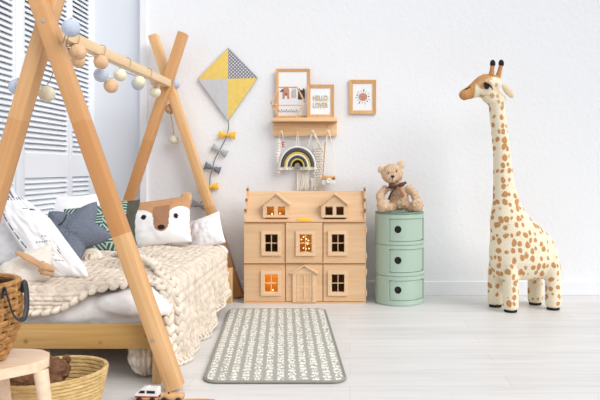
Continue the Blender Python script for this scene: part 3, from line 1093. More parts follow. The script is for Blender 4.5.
# hinges
for py in (230, 256, 272, 293):
    mb = MB(); mb.b2(hx(366.0), hx(367), -.004, .004, hz(py + 3), hz(py - 3)); mb.build('hinge', 'ply_trim', dh, False)
# dormers
for (cx_, lit) in ((276, True), (334.5, False)):
    y0 = .005
    mb = MB()
    hl = [(hx(cx_ - 9.2), hx(cx_ - 1.8), hz(215), hz(206.5)), (hx(cx_ + 1.8), hx(cx_ + 9.2), hz(215), hz(206.5))]
    mb.holed(hx(cx_ - 13), hx(cx_ + 13), hz(217.5), hz(203.5), hl, y0 - .008, y0)
    mb.prism([(hx(cx_ - 13), hz(203.5)), (hx(cx_ + 13), hz(203.5)), (hx(cx_), hz(194.5))], y0 - .008, y0)
    dm = mb.build('dormer', 'ply_trim', dh, False)
    for s_ in (-1, 1):
        mb = MB(); mb.b2(hx(cx_ + s_ * 13) - .002, hx(cx_ + s_ * 13) + .002, y0, .075, hz(217), hz(203.5)); mb.build('dormer_side', 'ply', dm, False)
    mb = MB()
    for s_ in (-1, 1):
        p0 = Vector((hx(cx_ + s_ * 14.3), .035, hz(204.8))); p1 = Vector((hx(cx_), .035, hz(193.6)))
        dv_ = p1 - p0; mb.box((p0 + p1) / 2, (dv_.length, .105, .008), (0, -math.atan2(dv_.z, dv_.x), 0))
    mb.build('dormer_roof', 'ply_trim', dm, False)
    mb = MB()
    for s_ in (-1, 1):
        for k in range(5):
            f = .12 + k * .18
            mb.sphere((hx(cx_ + s_ * 13.2 * f), y0 - .010, hz(195.6 + 10.2 * f)), (.006, .003, .0055), 8, 6)
    mb.build('scalloped_trim', 'ply_trim', dm)
# warm fairy bulbs behind the lit windows
fb = [(306 , 237), (309, 239), (311, 240.5), (305, 243), (308, 236), (310, 244), (306, 248), (311.5, 248.5), (308.5, 249), (304, 239.5), (273, 290), (272, 214), (280, 213.5)]
for px, py in fb:
    if 300 < px < 313: px -= 2.5
    yy = .03
    q = P(px, py, 4.13 + yy)
    mb = MB(); mb.sphere((q.x - dh.location.x, yy, q.z), .0028, 8, 6); mb.build('fairy_bulb', 'bulb', dh)


def point(name, loc, e, r=.012, c=(1, .50, .13)):
    l = bpy.data.lights.new(name, 'POINT'); l.energy = e; l.color = c; l.shadow_soft_size = r
    o = bpy.data.objects.new(name, l); COL.objects.link(o); o.location = loc
    return o


hl_ = dh.location
point('fairy_light_upper', hl_ + Vector((hx(306), .10, hz(240))), .22, c=(1, .66, .18))
point('fairy_light_lower', hl_ + Vector((hx(270), .10, hz(275))), .50, c=(1, .66, .16))
point('fairy_light_attic', hl_ + Vector((hx(276), .085, hz(213))), .18, c=(1, .66, .16))

# ================================================================== round cabinet
R = .1595
cab = thing('round_cabinet', 'sage green round cabinet of three stacked drawers', 'cabinet', ((399.4 - CX) * 4.195 / FPX, 4.195, 0))
H = .592
cab_z = [.022, .191, .388, .582]
A0, A1 = math.radians(-90 - 28), math.radians(-90 + 74)
N = 96


def arc_pt(a, r, z): return Vector((r * math.cos(a), r * math.sin(a), z))


def arc_panel(mb, a0, a1, z0, z1, r0, r1, n=24):
    pr = []
    for k in range(n + 1):
        a = a0 + (a1 - a0) * k / n
        pr.append([arc_pt(a, r1, z0), arc_pt(a, r1, z1), arc_pt(a, r0, z1), arc_pt(a, r0, z0)])
    mb.loft(pr)


mb = MB()
mb.lathe([(R - .012, 0), (R - .004, 0), (R - .002, .004), (R - .002, .008), (R + .001, .010), (R + .001, .017), (R, .019), (R, .022), (R - .012, .022)], N, closed=True)
for i in range(3):
    za, zb = cab_z[i], cab_z[i + 1]
    d0, d1 = za + (.022 if i else .014), zb - .028
    arc_panel(mb, A1, A0 + 2 * PI, za, zb - .004, R - .012, R, 70)
    arc_panel(mb, A0, A1, za, d0, R - .012, R, 40)
    arc_panel(mb, A0, A1, d1, zb - .004, R - .012, R, 40)
    mb.lathe([(0.001, zb - .0045), (R - .006, zb - .0045), (R - .006, zb - .0), (.001, zb)], N)
mb.build('body', 'green', cab)
for i in range(3):
    za, zb = cab_z[i], cab_z[i + 1]
    d0, d1 = za + (.0245 if i else .0165), zb - .0305
    mb = MB()
    ca = A0 + math.radians(20); cz = (d0 + d1) / 2 + .004; hr = .0235
    nn = 64
    a_lo, a_hi = A0 + .022, A1 - .075
    outer, inner = [], []
    for k in range(nn):
        th_ = 2 * PI * k / nn
        dx_, dz_ = math.cos(th_), math.sin(th_)
        tx = ((a_hi - ca) * R if dx_ > 0 else (a_lo - ca) * R) / dx_ if abs(dx_) > 1e-6 else 1e9
        tz = ((d1 - cz) if dz_ > 0 else (d0 - cz)) / dz_ if abs(dz_) > 1e-6 else 1e9
        tt = min(tx, tz)
        outer.append((dx_ * tt, dz_ * tt)); inner.append((dx_ * hr, dz_ * hr))
    rings = []
    for f in [0, .02, .08, .16, .25, .35, .45, .55, .65, .75, .85, .93, 1]:
        rings.append([arc_pt(ca + (inner[k][0] * (1 - f) + outer[k][0] * f) / R, R - .005, cz + inner[k][1] * (1 - f) + outer[k][1] * f) for k in range(nn)])
    back = [[Vector((p.x * (R - .011) / (R - .005), p.y * (R - .011) / (R - .005), p.z)) for p in rr_] for rr_ in reversed(rings)]
    mb.loft(rings + back, closed=True)
    dd = mb.build('drawer', 'green', cab)
    mb = MB()
    mb.loft([[arc_pt(ca + math.cos(2 * PI * k / 24) * hr * q / R, R - .02, cz + math.sin(2 * PI * k / 24) * hr * q) for k in range(24)] for q in (1.15, .5, .02)])
    mb.build('finger_hole_shade', 'black', dd)  # black disc behind the opening paints the shade inside the drawer
mb = MB()
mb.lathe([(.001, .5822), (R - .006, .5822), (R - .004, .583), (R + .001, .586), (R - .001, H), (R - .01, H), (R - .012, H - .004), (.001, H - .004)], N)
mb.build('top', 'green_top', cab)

# ================================================================== teddy bear
KB = 4.32 / FPX
bz0 = H
br = thing('teddy_bear', 'light brown curly teddy bear with a brown ribbon sitting on the green cabinet', 'teddy bear', ((396.8 - CX) * KB, 4.18, H - .002))
q = lambda px, py, y=0: Vector(((px - 401) * KB, y, (211.2 - py) * KB))
mb = MB()
mb.sphere(q(402, 199.5, .01), (.062, .055, .072)); mb.sphere(q(401, 190, .01), (.052, .045, .045))
mb.sphere(q(395, 174.5, 0), (.072, .062, .064)); mb.sphere(q(401, 186, .005), (.035, .035, .03))
mb.sphere(q(394.2, 178.5, -.045), (.040, .03, .032))
for (a, b, c) in ((q(390, 188), q(383.5, 195, -.02), q(384.5, 203.5, -.05)), (q(409, 187), q(416, 194, -.02), q(418.5, 202, -.045))):
    mb.tube(catmull([a, b, c], 5), [.026] * 5 + [.028] * 5 + [.03], 12)
for (a, b, c) in ((q(395, 206.5, 0), q(389, 206.5, -.05), q(385.5, 204.8, -.085)), (q(410, 206.5, 0), q(415, 206.5, -.05), q(418, 204.6, -.08))):
    mb.tube(catmull([a, b, c], 5), [.032] * 5 + [.034] * 5 + [.036], 12)
    mb.sphere(c, (.043, .036, .042))
mb.fuse(.007, 3)
mb.displace(lambda c: .0055 * nz(c.x * 75, c.y * 75, c.z * 75) + .004 * nz(c.x * 150, c.y * 150, c.z * 150))
for v_ in mb.bm.verts: v_.co.z = max(v_.co.z, .002)
mb.build('body', 'bear_fur', br)
for (px, py, ry) in ((385.2, 170.5, -.5), (403.5, 165.8, .4)):
    mb = MB(); mb.sphere(q(px, py, .005), (.027, .014, .029), 16, 12, (0, ry, 0)); mb.displace(lambda c: .004 * nz(c.x * 90, c.y * 90, c.z * 90)); mb.build('ear', 'bear_pale', br)
mb = MB(); mb.sphere(q(394.8, 177, -.078), (.012, .008, .009)); mb.build('nose', 'black', br)
for px, py in ((391.0, 174), (398.4, 172)):
    mb = MB(); mb.sphere(q(px, py, -.058), .0055); mb.build('eye', 'black', br)
mb = MB(); mb.tube([q(394.8, 178, -.078), q(394.6, 180.5, -.077)], .0015, 6); mb.build('mouth', 'black_matte', br)
mb = MB()
c0 = q(399, 186.3, -.055)
mb.tube([q(391, 187.5, -.03), q(395, 187.6, -.052), c0, q(404, 184.5, -.05), q(408, 183, -.03)], .009, 8, flat=(1, .5))
mb.sphere(c0, (.012, .01, .011))
for s_ in (-1, 1):
    mb.sphere(c0 + Vector((s_ * .03, 0, .004 + (s_ > 0) * .006)), (.026, .008, .014), 12, 8, (0, -s_ * .35, 0))
mb.build('ribbon_bow', 'ribbon', br)
mb = MB(); mb.tube([c0, q(394, 192, -.063), q(391, 199, -.055)], [.010, .016, .019], 8, flat=(.35, 1)); mb.build('ribbon_tail', 'ribbon', br)
mb = MB(); mb.tube([c0, q(402, 191, -.066), q(405.5, 196.5, -.066)], [.010, .018, .022], 8, flat=(.35, 1)); mb.build('ribbon_tail', 'ribbon_check', br)

# ================================================================== giraffe
GK = 4.0 / FPX
gr = thing('toy_giraffe', 'tall plush toy giraffe standing against the white wall', 'toy giraffe', ((522 - CX) * GK, 4.0, 0), (0, 0, math.radians(13)))
nsh = lambda py: 2.8 * min(1, max(0, (205 - py) / 70))      # the neck leans a little forward
g = lambda px, py, y=0: Vector(((px - nsh(py) - 522) * GK * 1.02, y, CH - (py - CY) * GK))
mb = MB()
secs = [(96, 499, 7.6, .05), (104, 498.5, 8.4, .053), (112, 498.5, 8.0, .050), (130, 500.5, 8.0, .052), (150, 502.5, 8.5, .055), (170, 503, 9.5, .060), (188, 503.7, 11, .066), (200, 505, 13, .075), (211, 507, 17, .090),
        (220, 510, 21.5, .105), (230, 517, 28, .120), (240, 521.5, 33, .13), (250, 523, 35.5, .137), (260, 524, 36.2, .14), (267, 523.5, 34, .126), (273, 523, 31, .108), (278, 523, 26, .08)]
mb.ell([(g(x, y).x, 0, g(x, y).z, rx * GK, ry) for y, x, rx, ry in reversed(secs)], 28)
for (px, yl, zt) in ((503.5, -.078, 250), (499.5, .078, 250), (548.5, -.078, 250), (543, .078, 250)):
    x = g(px, 300).x
    mb.ell([(x, yl, .012, .047, .047), (x, yl, .05, .049, .049), (x, yl, .15, .048, .05), (x, yl, .24, .046, .046), (x, yl, .36, .03, .03)], 20)
mb.tube(catmull([g(463.5, 96.5), g(470, 94), g(478, 90), (g(486, 86.5)), g(493, 85.5), g(499, 88)], 4), [.033, .035, .037, .039, .041, .044, .048, .052, .058, .062, .066, .068, .070, .070, .068, .067, .066, .064, .062, .06, .058], 18, flat=(1, .78))
mb.sphere(g(464.5, 96.5), (.037, .034, .035))
mb.sphere(g(490, 97), (.05, .045, .05))
mb.fuse(.011, 5)


def gpaint(c):
    py = CY + (CH - c.z) / GK; px = 522 + c.x / GK / 1.02 + nsh(py)
    m = 0.0; s_ = 1.0
    if py < 108 and px < 506:
        s_ = .75 if px > 478 else 0
        if px < 473.5: m = 1.0
        top = 86.5 - (px - 466) * .55 if px < 490 else 73.5 + (px - 490) * .15
        if py < top + 5.0: m = max(m, 1.0 if px < 500 else .0)
        if ((px - 482) / 6.5) ** 2 + ((py - 86.5) / 4.6) ** 2 < 1: m = .85
    return (m, s_, 0, 1)


for v_ in mb.bm.verts:
    if v_.co.z < .03: v_.co.z = max(v_.co.z, .010)
mb.paint(gpaint)
mb.build('body', 'giraffe', gr)
for px, yl in ((503.5, -.078), (499.5, .078), (548.5, -.078), (543, .078)):
    mb = MB(); mb.lathe([(.001, 0), (.037, 0), (.039, .003), (.040, .010), (.001, .010)], 24, (g(px, 300).x, yl, 0)); mb.build('hoof', 'black_matte', gr)
for (a, b, c, yy) in (((490.5, 78), (491.3, 72), (492.0, 67), -.022), ((498.5, 79), (500.5, 72.5), (502.3, 66), -.004)):
    mb = MB(); mb.tube([g(*a, yy), g(*b, yy), g(*c, yy)], [.019, .014, .0125], 12); hn = mb.build('horn', 'giraffe_brown', gr)
    mb = MB(); mb.sphere(g(c[0] + .1, c[1] - 1.6, yy), (.017, .017, .024)); mb.build('horn_tip', 'black_matte', hn)
for yy in (-.062, .062):
    mb = MB(); ce = g(505.5 if yy < 0 else 503, 92.5, yy * .85)
    mb.sphere(ce, (.054, .011, .023), 18, 10, (0, math.radians(48), 0)); mb.build('ear', 'giraffe_cream', gr)
    mb = MB(); mb.sphere(g(483.8, 88.3, yy * .84), (.018, .010, .019)); e_ = mb.build('eye', 'black', gr)
    mb = MB()
    s_ = -1 if yy < 0 else 1
    mb.tube([g(479.5, 86.5, yy * .82 + s_ * .006), g(481.5, 85.2, yy * .85 + s_ * .008), g(485.5, 87.5, yy * .88 + s_ * .009), g(489.5, 92, yy * .92 + s_ * .006)], [.003, .005, .006, .002], 8)
    mb.build('eyelash', 'black_matte', e_)
    mb = MB(); mb.tube([g(463.5, 91.6, s_ * .018), g(466.5, 90.2, s_ * .021), g(469, 88.8, s_ * .022)], .0035, 6); mb.build('nostril', 'black_matte', gr)
mb = MB(); mb.tube([g(477, 97.3, -.040), g(484, 97.0, -.050), g(492, 97.2, -.053)], .0018, 6); mb.build('mouth', 'giraffe_brown', gr)
mb = MB(); mb.tube([g(557, 256), g(560.5, 262), g(561.5, 270), g(561.5, 277.5)], [.012, .012, .016, .010], 10); mb.build('tail', 'giraffe_brown', gr)

# ================================================================== rug
c4 = [P(229.5, 311, F_) for F_ in (0,)] if False else None


def fl(px, py):
    Y = FPX * CH / (py - CY)
    return Vector(((px - CX) * Y / FPX, Y))


TL, TR, BL_, BR_ = fl(230.5, 310.5), fl(324, 310.5), fl(204, 383.5), fl(345.5, 383.5)
cen = (TL + TR + BL_ + BR_) / 4
rug = thing('rug', 'grey rounded mat with rows of white script-like print on the floor before the dollhouse', 'rug', (cen.x, cen.y, 0))


def rugp(a, b):
    p = BL_.lerp(BR_, a).lerp(TL.lerp(TR, a), b)
    return p - cen


def round_uv(n=12, r=.055, W=.57, L=1.31, ins=0):
    out = []
    for (cx_, cy_, a0) in ((W - r, L - r, 0), (r, L - r, 90), (r, r, 180), (W - r, r, 270)):
        for k in range(n + 1):
            a = math.radians(a0 + 90 * k / n)
            out.append(((cx_ + (r - ins) * math.cos(a)) / W, (cy_ + (r - ins) * math.sin(a)) / L))
    return out


mb = MB()
uvl = mb.bm.loops.layers.uv.new('UVMap')
ring = [[(u_, v_, z_) for u_, v_ in round_uv(ins=i_)] for i_, z_ in ((.0, .001), (.0, .010), (.003, .014), (.010, .0155))]
rows = []
for r_ in ring:
    rows.append([(mb.bm.verts.new((rugp(u_, v_).x, rugp(u_, v_).y, z_)), (u_, v_)) for u_, v_, z_ in r_])
n_ = len(rows[0])
fs = []
for a, b in zip(rows, rows[1:]):
    for j in range(n_):
        fs.append(([a[j], a[(j + 1) % n_], b[(j + 1) % n_], b[j]]))
fs.append(rows[-1]); fs.append(list(reversed(rows[0])))
for q_ in fs:
    f = mb.bm.faces.new([x[0] for x in q_])
    for lp, x in zip(f.loops, q_): lp[uvl].uv = x[1]
mb.build('pile', 'rug', rug)
mb = MB()
mb.tube([Vector((rugp(u_, v_).x, rugp(u_, v_).y, .0085)) for u_, v_ in round_uv(ins=-.004)], .006, 8, True)
mb.build('binding', 'rug_edge', rug)

# ================================================================== peg shelf and what stands on it
SY = 4.37
sh = thing('peg_shelf', 'pine wall shelf with four pegs above the dollhouse', 'shelf', ((305 - CX) * SY / FPX, WY, P(0, 136, SY).z))
KS = SY / FPX
sx_ = lambda px: (px - 305) * KS
zb = P(0, 136, SY).z
sz_ = lambda py: P(0, py, SY).z - zb
mb = MB(); mb.b2(sx_(273), sx_(337), -.040, -.0005, 0, sz_(122.2), .003); mb.build('backboard', 'shelf', sh)
mb = MB(); mb.b2(sx_(272), sx_(337.5), -.105, -.0005, sz_(122), sz_(118.3), .003); mb.build('ledge', 'shelf', sh)
pegs = [(282, 133), (297.5, 133), (313, 132.6), (328.5, 133)]
for px, py in pegs:
    mb = MB(); mb.lathe([(.001, 0), (.007, 0), (.007, .035), (.009, .040), (.0095, .046), (.007, .050), (.001, .050)], 14, (sx_(px), -.039, sz_(py)), rot=(PI / 2, 0, 0)); mb.build('peg', 'shelf', sh)
LEDGE = P(0, 118.3, SY).z + .0006


def pframe(name, label, cat, px0, px1, py0, Y, zbase, fw, lean=0, group=None, dep=.016):
    x0, x1 = (px0 - CX) * Y / FPX, (px1 - CX) * Y / FPX
    h = P(0, py0, Y).z - zbase
    t = thing(name, label, cat, ((x0 + x1) / 2, Y, zbase), (math.radians(-lean), 0, 0), group)
    w = x1 - x0
    mb = MB(); W2 = w / 2
    o4 = [(-W2, 0), (W2, 0), (W2, h), (-W2, h)]; i4 = [(-W2 + fw, fw), (W2 - fw, fw), (W2 - fw, h - fw), (-W2 + fw, h - fw)]
    for k in range(4):       # four mitred bars
        a, b, c, d = o4[k], o4[(k + 1) % 4], i4[(k + 1) % 4], i4[k]
        vs = []
        for (y_, pts_) in ((-dep / 2, (a, b, c, d)), (dep / 2, (a, b, c, d))):
            vs.append([mb.bm.verts.new((p_[0], y_, p_[1])) for p_ in pts_])
        A_, B_ = vs
        for p_ in (A_[2], A_[3]): p_.co.y += .004
        mb.bm.faces.new(A_); mb.bm.faces.new(list(reversed(B_)))
        for j in range(4): mb.bm.faces.new((A_[(j + 1) % 4], A_[j], B_[j], B_[(j + 1) % 4]))
    mb.build('frame', 'frame', t, False)
    mb = MB(); mb.b2(-W2 + fw * .7, W2 - fw * .7, 0, .004, fw * .7, h - fw * .7); mb.build('picture', 'paper', t, False)
    return t, w, h


# large frame with animal print
t, w, h = pframe('picture_frame', 'tall framed print of three animals behind the beaded hexagon on the shelf', 'picture frame', 276, 310, 69, 4.385, LEDGE, .018, 0, 'framed pictures')
kk = 4.385 / FPX
lx = lambda px: (px - 293) * kk
lz = lambda py: P(0, py, 4.385).z - LEDGE
mb = MB()
mb.mi = 0
mb.prism([(lx(282.5), lz(99)), (lx(284.5), lz(99)), (lx(284.7), lz(96)), (lx(287), lz(96)), (lx(287.2), lz(99)), (lx(289.3), lz(99)), (lx(289.3), lz(89)), (lx(288), lz(88)), (lx(284), lz(88)), (lx(282.5), lz(89))], -.0012, -.0002)
mb.mi = 1
mb.prism([(lx(279.5), lz(92)), (lx(284), lz(92)), (lx(284), lz(90)), (lx(282), lz(88.8))], -.0016, -.0004); mb.prism([(lx(285), lz(95)), (lx(287), lz(95)), (lx(287), lz(93)), (lx(285), lz(93))], -.0018, -.0004)
mb.mi = 2
mb.prism([(lx(291.3), lz(98)), (lx(296.3), lz(98)), (lx(296.3), lz(90)), (lx(295), lz(88)), (lx(294), lz(90)), (lx(293), lz(88)), (lx(291.3), lz(91))], -.0012, -.0002)
mb.mi = 3
mb.prism([(lx(298), lz(99.5)), (lx(304.8), lz(99.5)), (lx(304.8), lz(90)), (lx(303.6), lz(88)), (lx(302.5), lz(90)), (lx(300.2), lz(90)), (lx(299.2), lz(88)), (lx(298), lz(90))], -.0012, -.0002)
mb.mi = 1
mb.prism([(lx(299.5), lz(97.5)), (lx(303.2), lz(97.5)), (lx(303.2), lz(93)), (lx(299.5), lz(93))], -.0016, -.0004)
mb.build('print', ['ink_pink', 'ink_brown', 'ink_grey', 'ink_dark'], t, False)

# small frame with lettering
t, w, h = pframe('picture_frame', 'small framed card with gold lettering standing on the shelf', 'picture frame', 307, 334, 84.5, 4.345, LEDGE, .023, 3, 'framed pictures')
kk = 4.345 / FPX
mb = MB()
hp = []
for k in range(40):
    a = 2 * PI * k / 40
    hp.append((.0042 * 16 * math.sin(a) ** 3 * .85, h * .5 + .0042 * (13 * math.cos(a) - 5 * math.cos(2 * a) - 2 * math.cos(3 * a) - math.cos(4 * a)) * .9))
mb.prism(hp, -.0006, -.0001); mb.build('heart', 'ink_heart', t, False)
mb = MB()
mb.add(text_mesh('HELLO', .046, -.052, -.0014, h * .5 + .006, .100)); mb.add(text_mesh('LOVER', .046, -.052, -.0014, h * .5 - .044, .104))
mb.build('lettering', 'ink_gold', t, False)

# wall frame with sun
zbf = P(0, 114, 4.40).z
t, w, h = pframe('picture_frame', 'framed sun drawing hanging on the wall right of the shelf', 'picture frame', 349.3, 376, 80, 4.40, zbf, .024, 0, 'framed pictures')
mb = MB()
c_ = (0.002, h * .5)
mb.mi = 0; mb.prism([(c_[0] + .030 * math.cos(2 * PI * k / 24), c_[1] + .028 * math.sin(2 * PI * k / 24)) for k in range(24)], -.0012, -.0001)
for k in range(14):
    a = 2 * PI * k / 14 + .1
    mb.mi = 1 if k % 3 == 0 else 0
    r0, r1 = .035, .046 + .008 * (k % 2)
    d_ = Vector((math.cos(a), math.sin(a))); n2 = Vector((-d_.y, d_.x)) * (.002 if k % 3 else .003)
    mb.prism([(c_[0] + (d_ * r + s_ * n2).x, c_[1] + (d_ * r + s_ * n2).y) for r, s_ in ((r0, -1), (r1, -1), (r1, 1), (r0, 1))], -.001, -.0001)
mb.mi = 1
for dx_ in (-.008, .010):
    mb.prism([(c_[0] + dx_ + .003 * math.cos(2 * PI * k / 10), c_[1] + .001 + .003 * math.sin(2 * PI * k / 10)) for k in range(10)], -.0018, -.0011)
mb.tube([(c_[0] - .006, -.0015, c_[1] - .009), (c_[0] + .001, -.0015, c_[1] - .012), (c_[0] + .009, -.0015, c_[1] - .008)], .001, 6)
mb.build('print', ['ink_pink', 'ink_dark'], t, False)

# beaded hexagon
HY = 4.315
hxg = thing('beaded_hexagon', 'wooden bead hexagon standing on the shelf before the tall frame', 'ornament', ((287.5 - CX) * HY / FPX, HY, LEDGE))
kk = HY / FPX
X_ = lambda px: (px - 287.5) * kk
Z_ = lambda py: P(0, py, HY).z - LEDGE
hv = [Vector((X_(278.5), 0, .0065)), Vector((X_(296.5), 0, .0065)), Vector((X_(304.5), 0, Z_(101.5))), Vector((X_(297), 0, Z_(87.3))), Vector((X_(278.5), 0, Z_(87.3))), Vector((X_(271), 0, Z_(103)))]
mb = MB()
for k in (0, 3):
    mb.tube([hv[k], hv[k + 1]], .005, 8); mb.build('rod', 'frame', hxg); mb = MB()
mb.tube([Vector((X_(272.5), 0, Z_(105.3))), Vector((X_(303.5), 0, Z_(105.3)))], .003, 8)
mb.build('rod', 'frame', hxg)
for k in (1, 2, 4, 5):
    a, b = hv[k], hv[(k + 1) % 6]
    mb = MB()
    n2 = 9
    for j in range(n2): mb.sphere(a.lerp(b, j / (n2 - 1)), .0068, 10, 7)
    mb.build('bead_side', 'ply_trim', hxg)
mb = MB()
for j in range(8):
    x = X_(279 + j * 2.5)
    mb.tube([(x - .006, 0, Z_(112.2)), (x, 0, Z_(109.2 if j % 2 else 110)), (x + .007, 0, Z_(112.4))], .0022, 6)
mb.build('word_wire', 'rope_dark', hxg)
mb = MB(); mb.sphere((X_(275.5), -.006, Z_(105.3)), .012); mb.build('large_bead', 'frame', hxg)

# ------------------------------------------------------------------ hanging things
PY_ = 4.41 - .039 - .040         # where cords hang on the pegs


def pegpt(i, dy=0): 
    return Vector((sh.location.x + sx_(pegs[i][0]), PY_ + dy, sh.location.z + sz_(pegs[i][1]) + .010))


RY = 4.345
rb = thing('rope_rainbow', 'dark grey, yellow and white rope rainbow hanging from the second peg', 'ornament', P(297.5, 166, RY))
kk = RY / FPX
bands = [(17.6, 1.0, 'rope_white'), (15.0, 1.9, 'rope_dark'), (12.4, 1.0, 'rope_yellow'), (10.5, 1.0, 'rope_white'), (8.5, 1.4, 'rope_dark'), (6.3, .95, 'rope_yellow'), (4.3, 1.5, 'rope_black')]
for r_, th_, m_ in bands:
    pts = [(-r_ * kk, 0, -.004)] + [(r_ * kk * math.cos(a), 0, r_ * kk * math.sin(a) * 1.08) for a in [PI - PI * k / 28 for k in range(29)]] + [(r_ * kk, 0, -.004)]
    mb = MB(); mb.tube(pts, th_ * kk, 10); mb.build('rope_arch', m_, rb)
    mb = MB()
    for s_ in (-1, 1):
        for j in range(5 if r_ > 7 else 2):
            x = s_ * r_ * kk + (j - 2) * th_ * kk * .45
            mb.tube([(x, random.uniform(-.004, .004), -.003), (x + random.uniform(-.003, .003), random.uniform(-.005, .005), -.012), (x + random.uniform(-.004, .004), random.uniform(-.005, .005), -.026)], .003, 5)
    mb.build('fringe', 'macrame', rb)
pp = pegpt(1) - rb.location
mb = MB(); mb.tube([(-.012, 0, 18.6 * kk), (-.003, .0, pp.z - .02), pp, (.003, 0, pp.z - .02), (.010, 0, 18.6 * kk)], .0026, 6); mb.build('hanging_cord', 'rope_white', rb)

# macrame behind the rainbow
mc = thing('macrame_hanging', 'cream macrame wall hanging with long fringe on the third peg behind the rainbow', 'wall hanging', P(310, 190, 4.385))
L0 = mc.location
pp = pegpt(2) - L0
mb = MB()
qq = lambda px, py, y=4.385: P(px, py, y) - L0
for a, b in (((306.5, 150)), ((321.5, 150))):
    path = catmull([pp + Vector((0, 0, 0)), pp.lerp(qq(a, b), .5) + Vector((.002, 0, 0)), qq(a, b)], 6)
    for k in range(2):
        mb.tube([p_ + Vector((math.cos(i * 1.1 + k * PI) * .004, math.sin(i * 1.1 + k * PI) * .003, 0)) for i, p_ in enumerate(path)], .0045, 7)
mb.tube([pp + Vector((-.009, 0, -.006)), pp + Vector((-.004, 0, .0015)), pp + Vector((.004, 0, .0015)), pp + Vector((.009, 0, -.006))], .004, 6)
mb.build('twisted_cord', 'macrame', mc)
mb = MB()
rnd = random.Random(4)
for i in range(12):
    for j in range(4):
        px = 314 + j * 2.6 + (i % 2) * 1.2; py = 148 + i * 2.6
        mb.sphere(qq(px, py) + Vector((0, rnd.uniform(-.004, .004), 0)), (.010, .007, .008), 8, 6, (0, rnd.uniform(-.8, .8), 0))
for i in range(4):
    for j in range(5):
        mb.sphere(qq(298.5 + j * 2.7 + (i % 2), 161 + i * 2.6), (.010, .006, .008), 8, 6, (0, rnd.uniform(-.8, .8), 0))
mb.build('knotted_net', 'macrame', mc)
for j in range(26):
    px = 297.5 + j * 1.0
    if 309 < px < 311.5: continue
    y0_, y1_ = (170 if px < 310 else 178), 190.5 + rnd.uniform(-2.5, .5)
    pts = [qq(px + rnd.uniform(-.5, .5), y0_ + (y1_ - y0_) * f_) + Vector((0, rnd.uniform(-.006, .002), 0)) for f_ in (0, .35, .7, 1)]
    mb = MB(); mb.tube(catmull(pts, 3), .0036, 6); mb.build('fringe_strand', 'macrame', mc)

# cream pom strand with letter on first peg
st = thing('knitted_strand', 'fluffy cream strand with a brick red letter hanging from the first peg', 'ornament', P(281, 175, 4.36))
L0 = st.location
pp = pegpt(0) - L0
mb = MB()
for i in range(13):
    px = 278.6 + .7 * math.sin(i * .8)
    mb.sphere(P(px, 140 + i * 2.7, 4.365) - L0, (.016, .012, .013), 10, 8, (0, rnd.uniform(-.6, .6), 0))
mb.displace(lambda c: .004 * nz(c.x * 120, c.y * 120, c.z * 120)); mb.build('fluffy_tail', 'rope_white', st)
mb = MB(); mb.tube(catmull([P(279, 141, 4.365) - L0, pp + Vector((-.008, 0, -.010)), pp + Vector((0, 0, .001)), pp + Vector((.008, 0, -.010)), P(283.2, 142, 4.35) - L0], 4), .003, 6); mb.build('loop', 'rope_white', st)
mb = MB(); b_ = text_mesh('E', .050, 0, 0, 0, .018)
mb.add(b_, Matrix.Translation(P(282.0, 147, 4.345) - L0)); mb.build('letter', 'red_bead', st, False)

# toy camera
tc = thing('toy_camera', 'small wooden and white toy camera hanging by a cord from the fourth peg', 'toy camera', P(328.5, 185, 4.345))
L0 = tc.location; kk = 4.345 / FPX
mb = MB(); mb.b2(-6.6 * kk, 6.6 * kk, -.014, .014, 0, 5.0 * kk, .004); mb.build('body', 'white_gloss', tc)
mb = MB(); mb.b2(-7 * kk, 7 * kk, -.015, .015, 5.0 * kk, 9.2 * kk, .004); mb.build('top', 'frame', tc)
mb = MB(); mb.lathe([(.001, .0), (.016, 0), (.018, .004), (.018, .012), (.013, .014), (.010, .010), (.001, .010)], 20, (.5 * kk, -.014, 4.3 * kk), rot=(PI / 2, 0, 0)); mb.build('lens', 'white_gloss', tc)
mb = MB(); mb.lathe([(.001, 0), (.006, 0), (.006, .006), (.001, .006)], 14, (5.2 * kk, -.014, 6.8 * kk), rot=(PI / 2, 0, 0)); mb.build('viewfinder', 'black', tc)
pp = pegpt(3) - L0
mb = MB(); mb.tube(catmull([Vector((-4.5 * kk, 0, 9 * kk)), Vector((-3.4 * kk, 0, 30 * kk)), pp + Vector((-.007, 0, -.01)), pp, pp + Vector((.007, 0, -.01)), Vector((5.5 * kk, 0, 30 * kk)), Vector((5.5 * kk, 0, 9 * kk))], 6), .0032, 7); mb.build('cord', 'rope_white', tc)
mb = MB(); mb.tube([Vector((-5.5 * kk, -.004, 9 * kk)), Vector((-4.5 * kk, -.004, 24 * kk)), Vector((-3.3 * kk, -.004, 43 * kk))], .0038, 6); mb.build('leather_strip', 'tan_fab', tc)

# ================================================================== kite
KY = 4.392
kt = thing('kite', 'yellow and grey diamond fabric kite hung on the wall with a bow tail', 'kite', P(228, 79, KY))
L0 = kt.location
kp = lambda px, py, y=KY: P(px, py, y) - L0
c_, tp, lf, rt, bt = kp(228, 78.8), kp(228.3, 48), kp(198, 79), kp(257.5, 78), kp(228, 120.5)


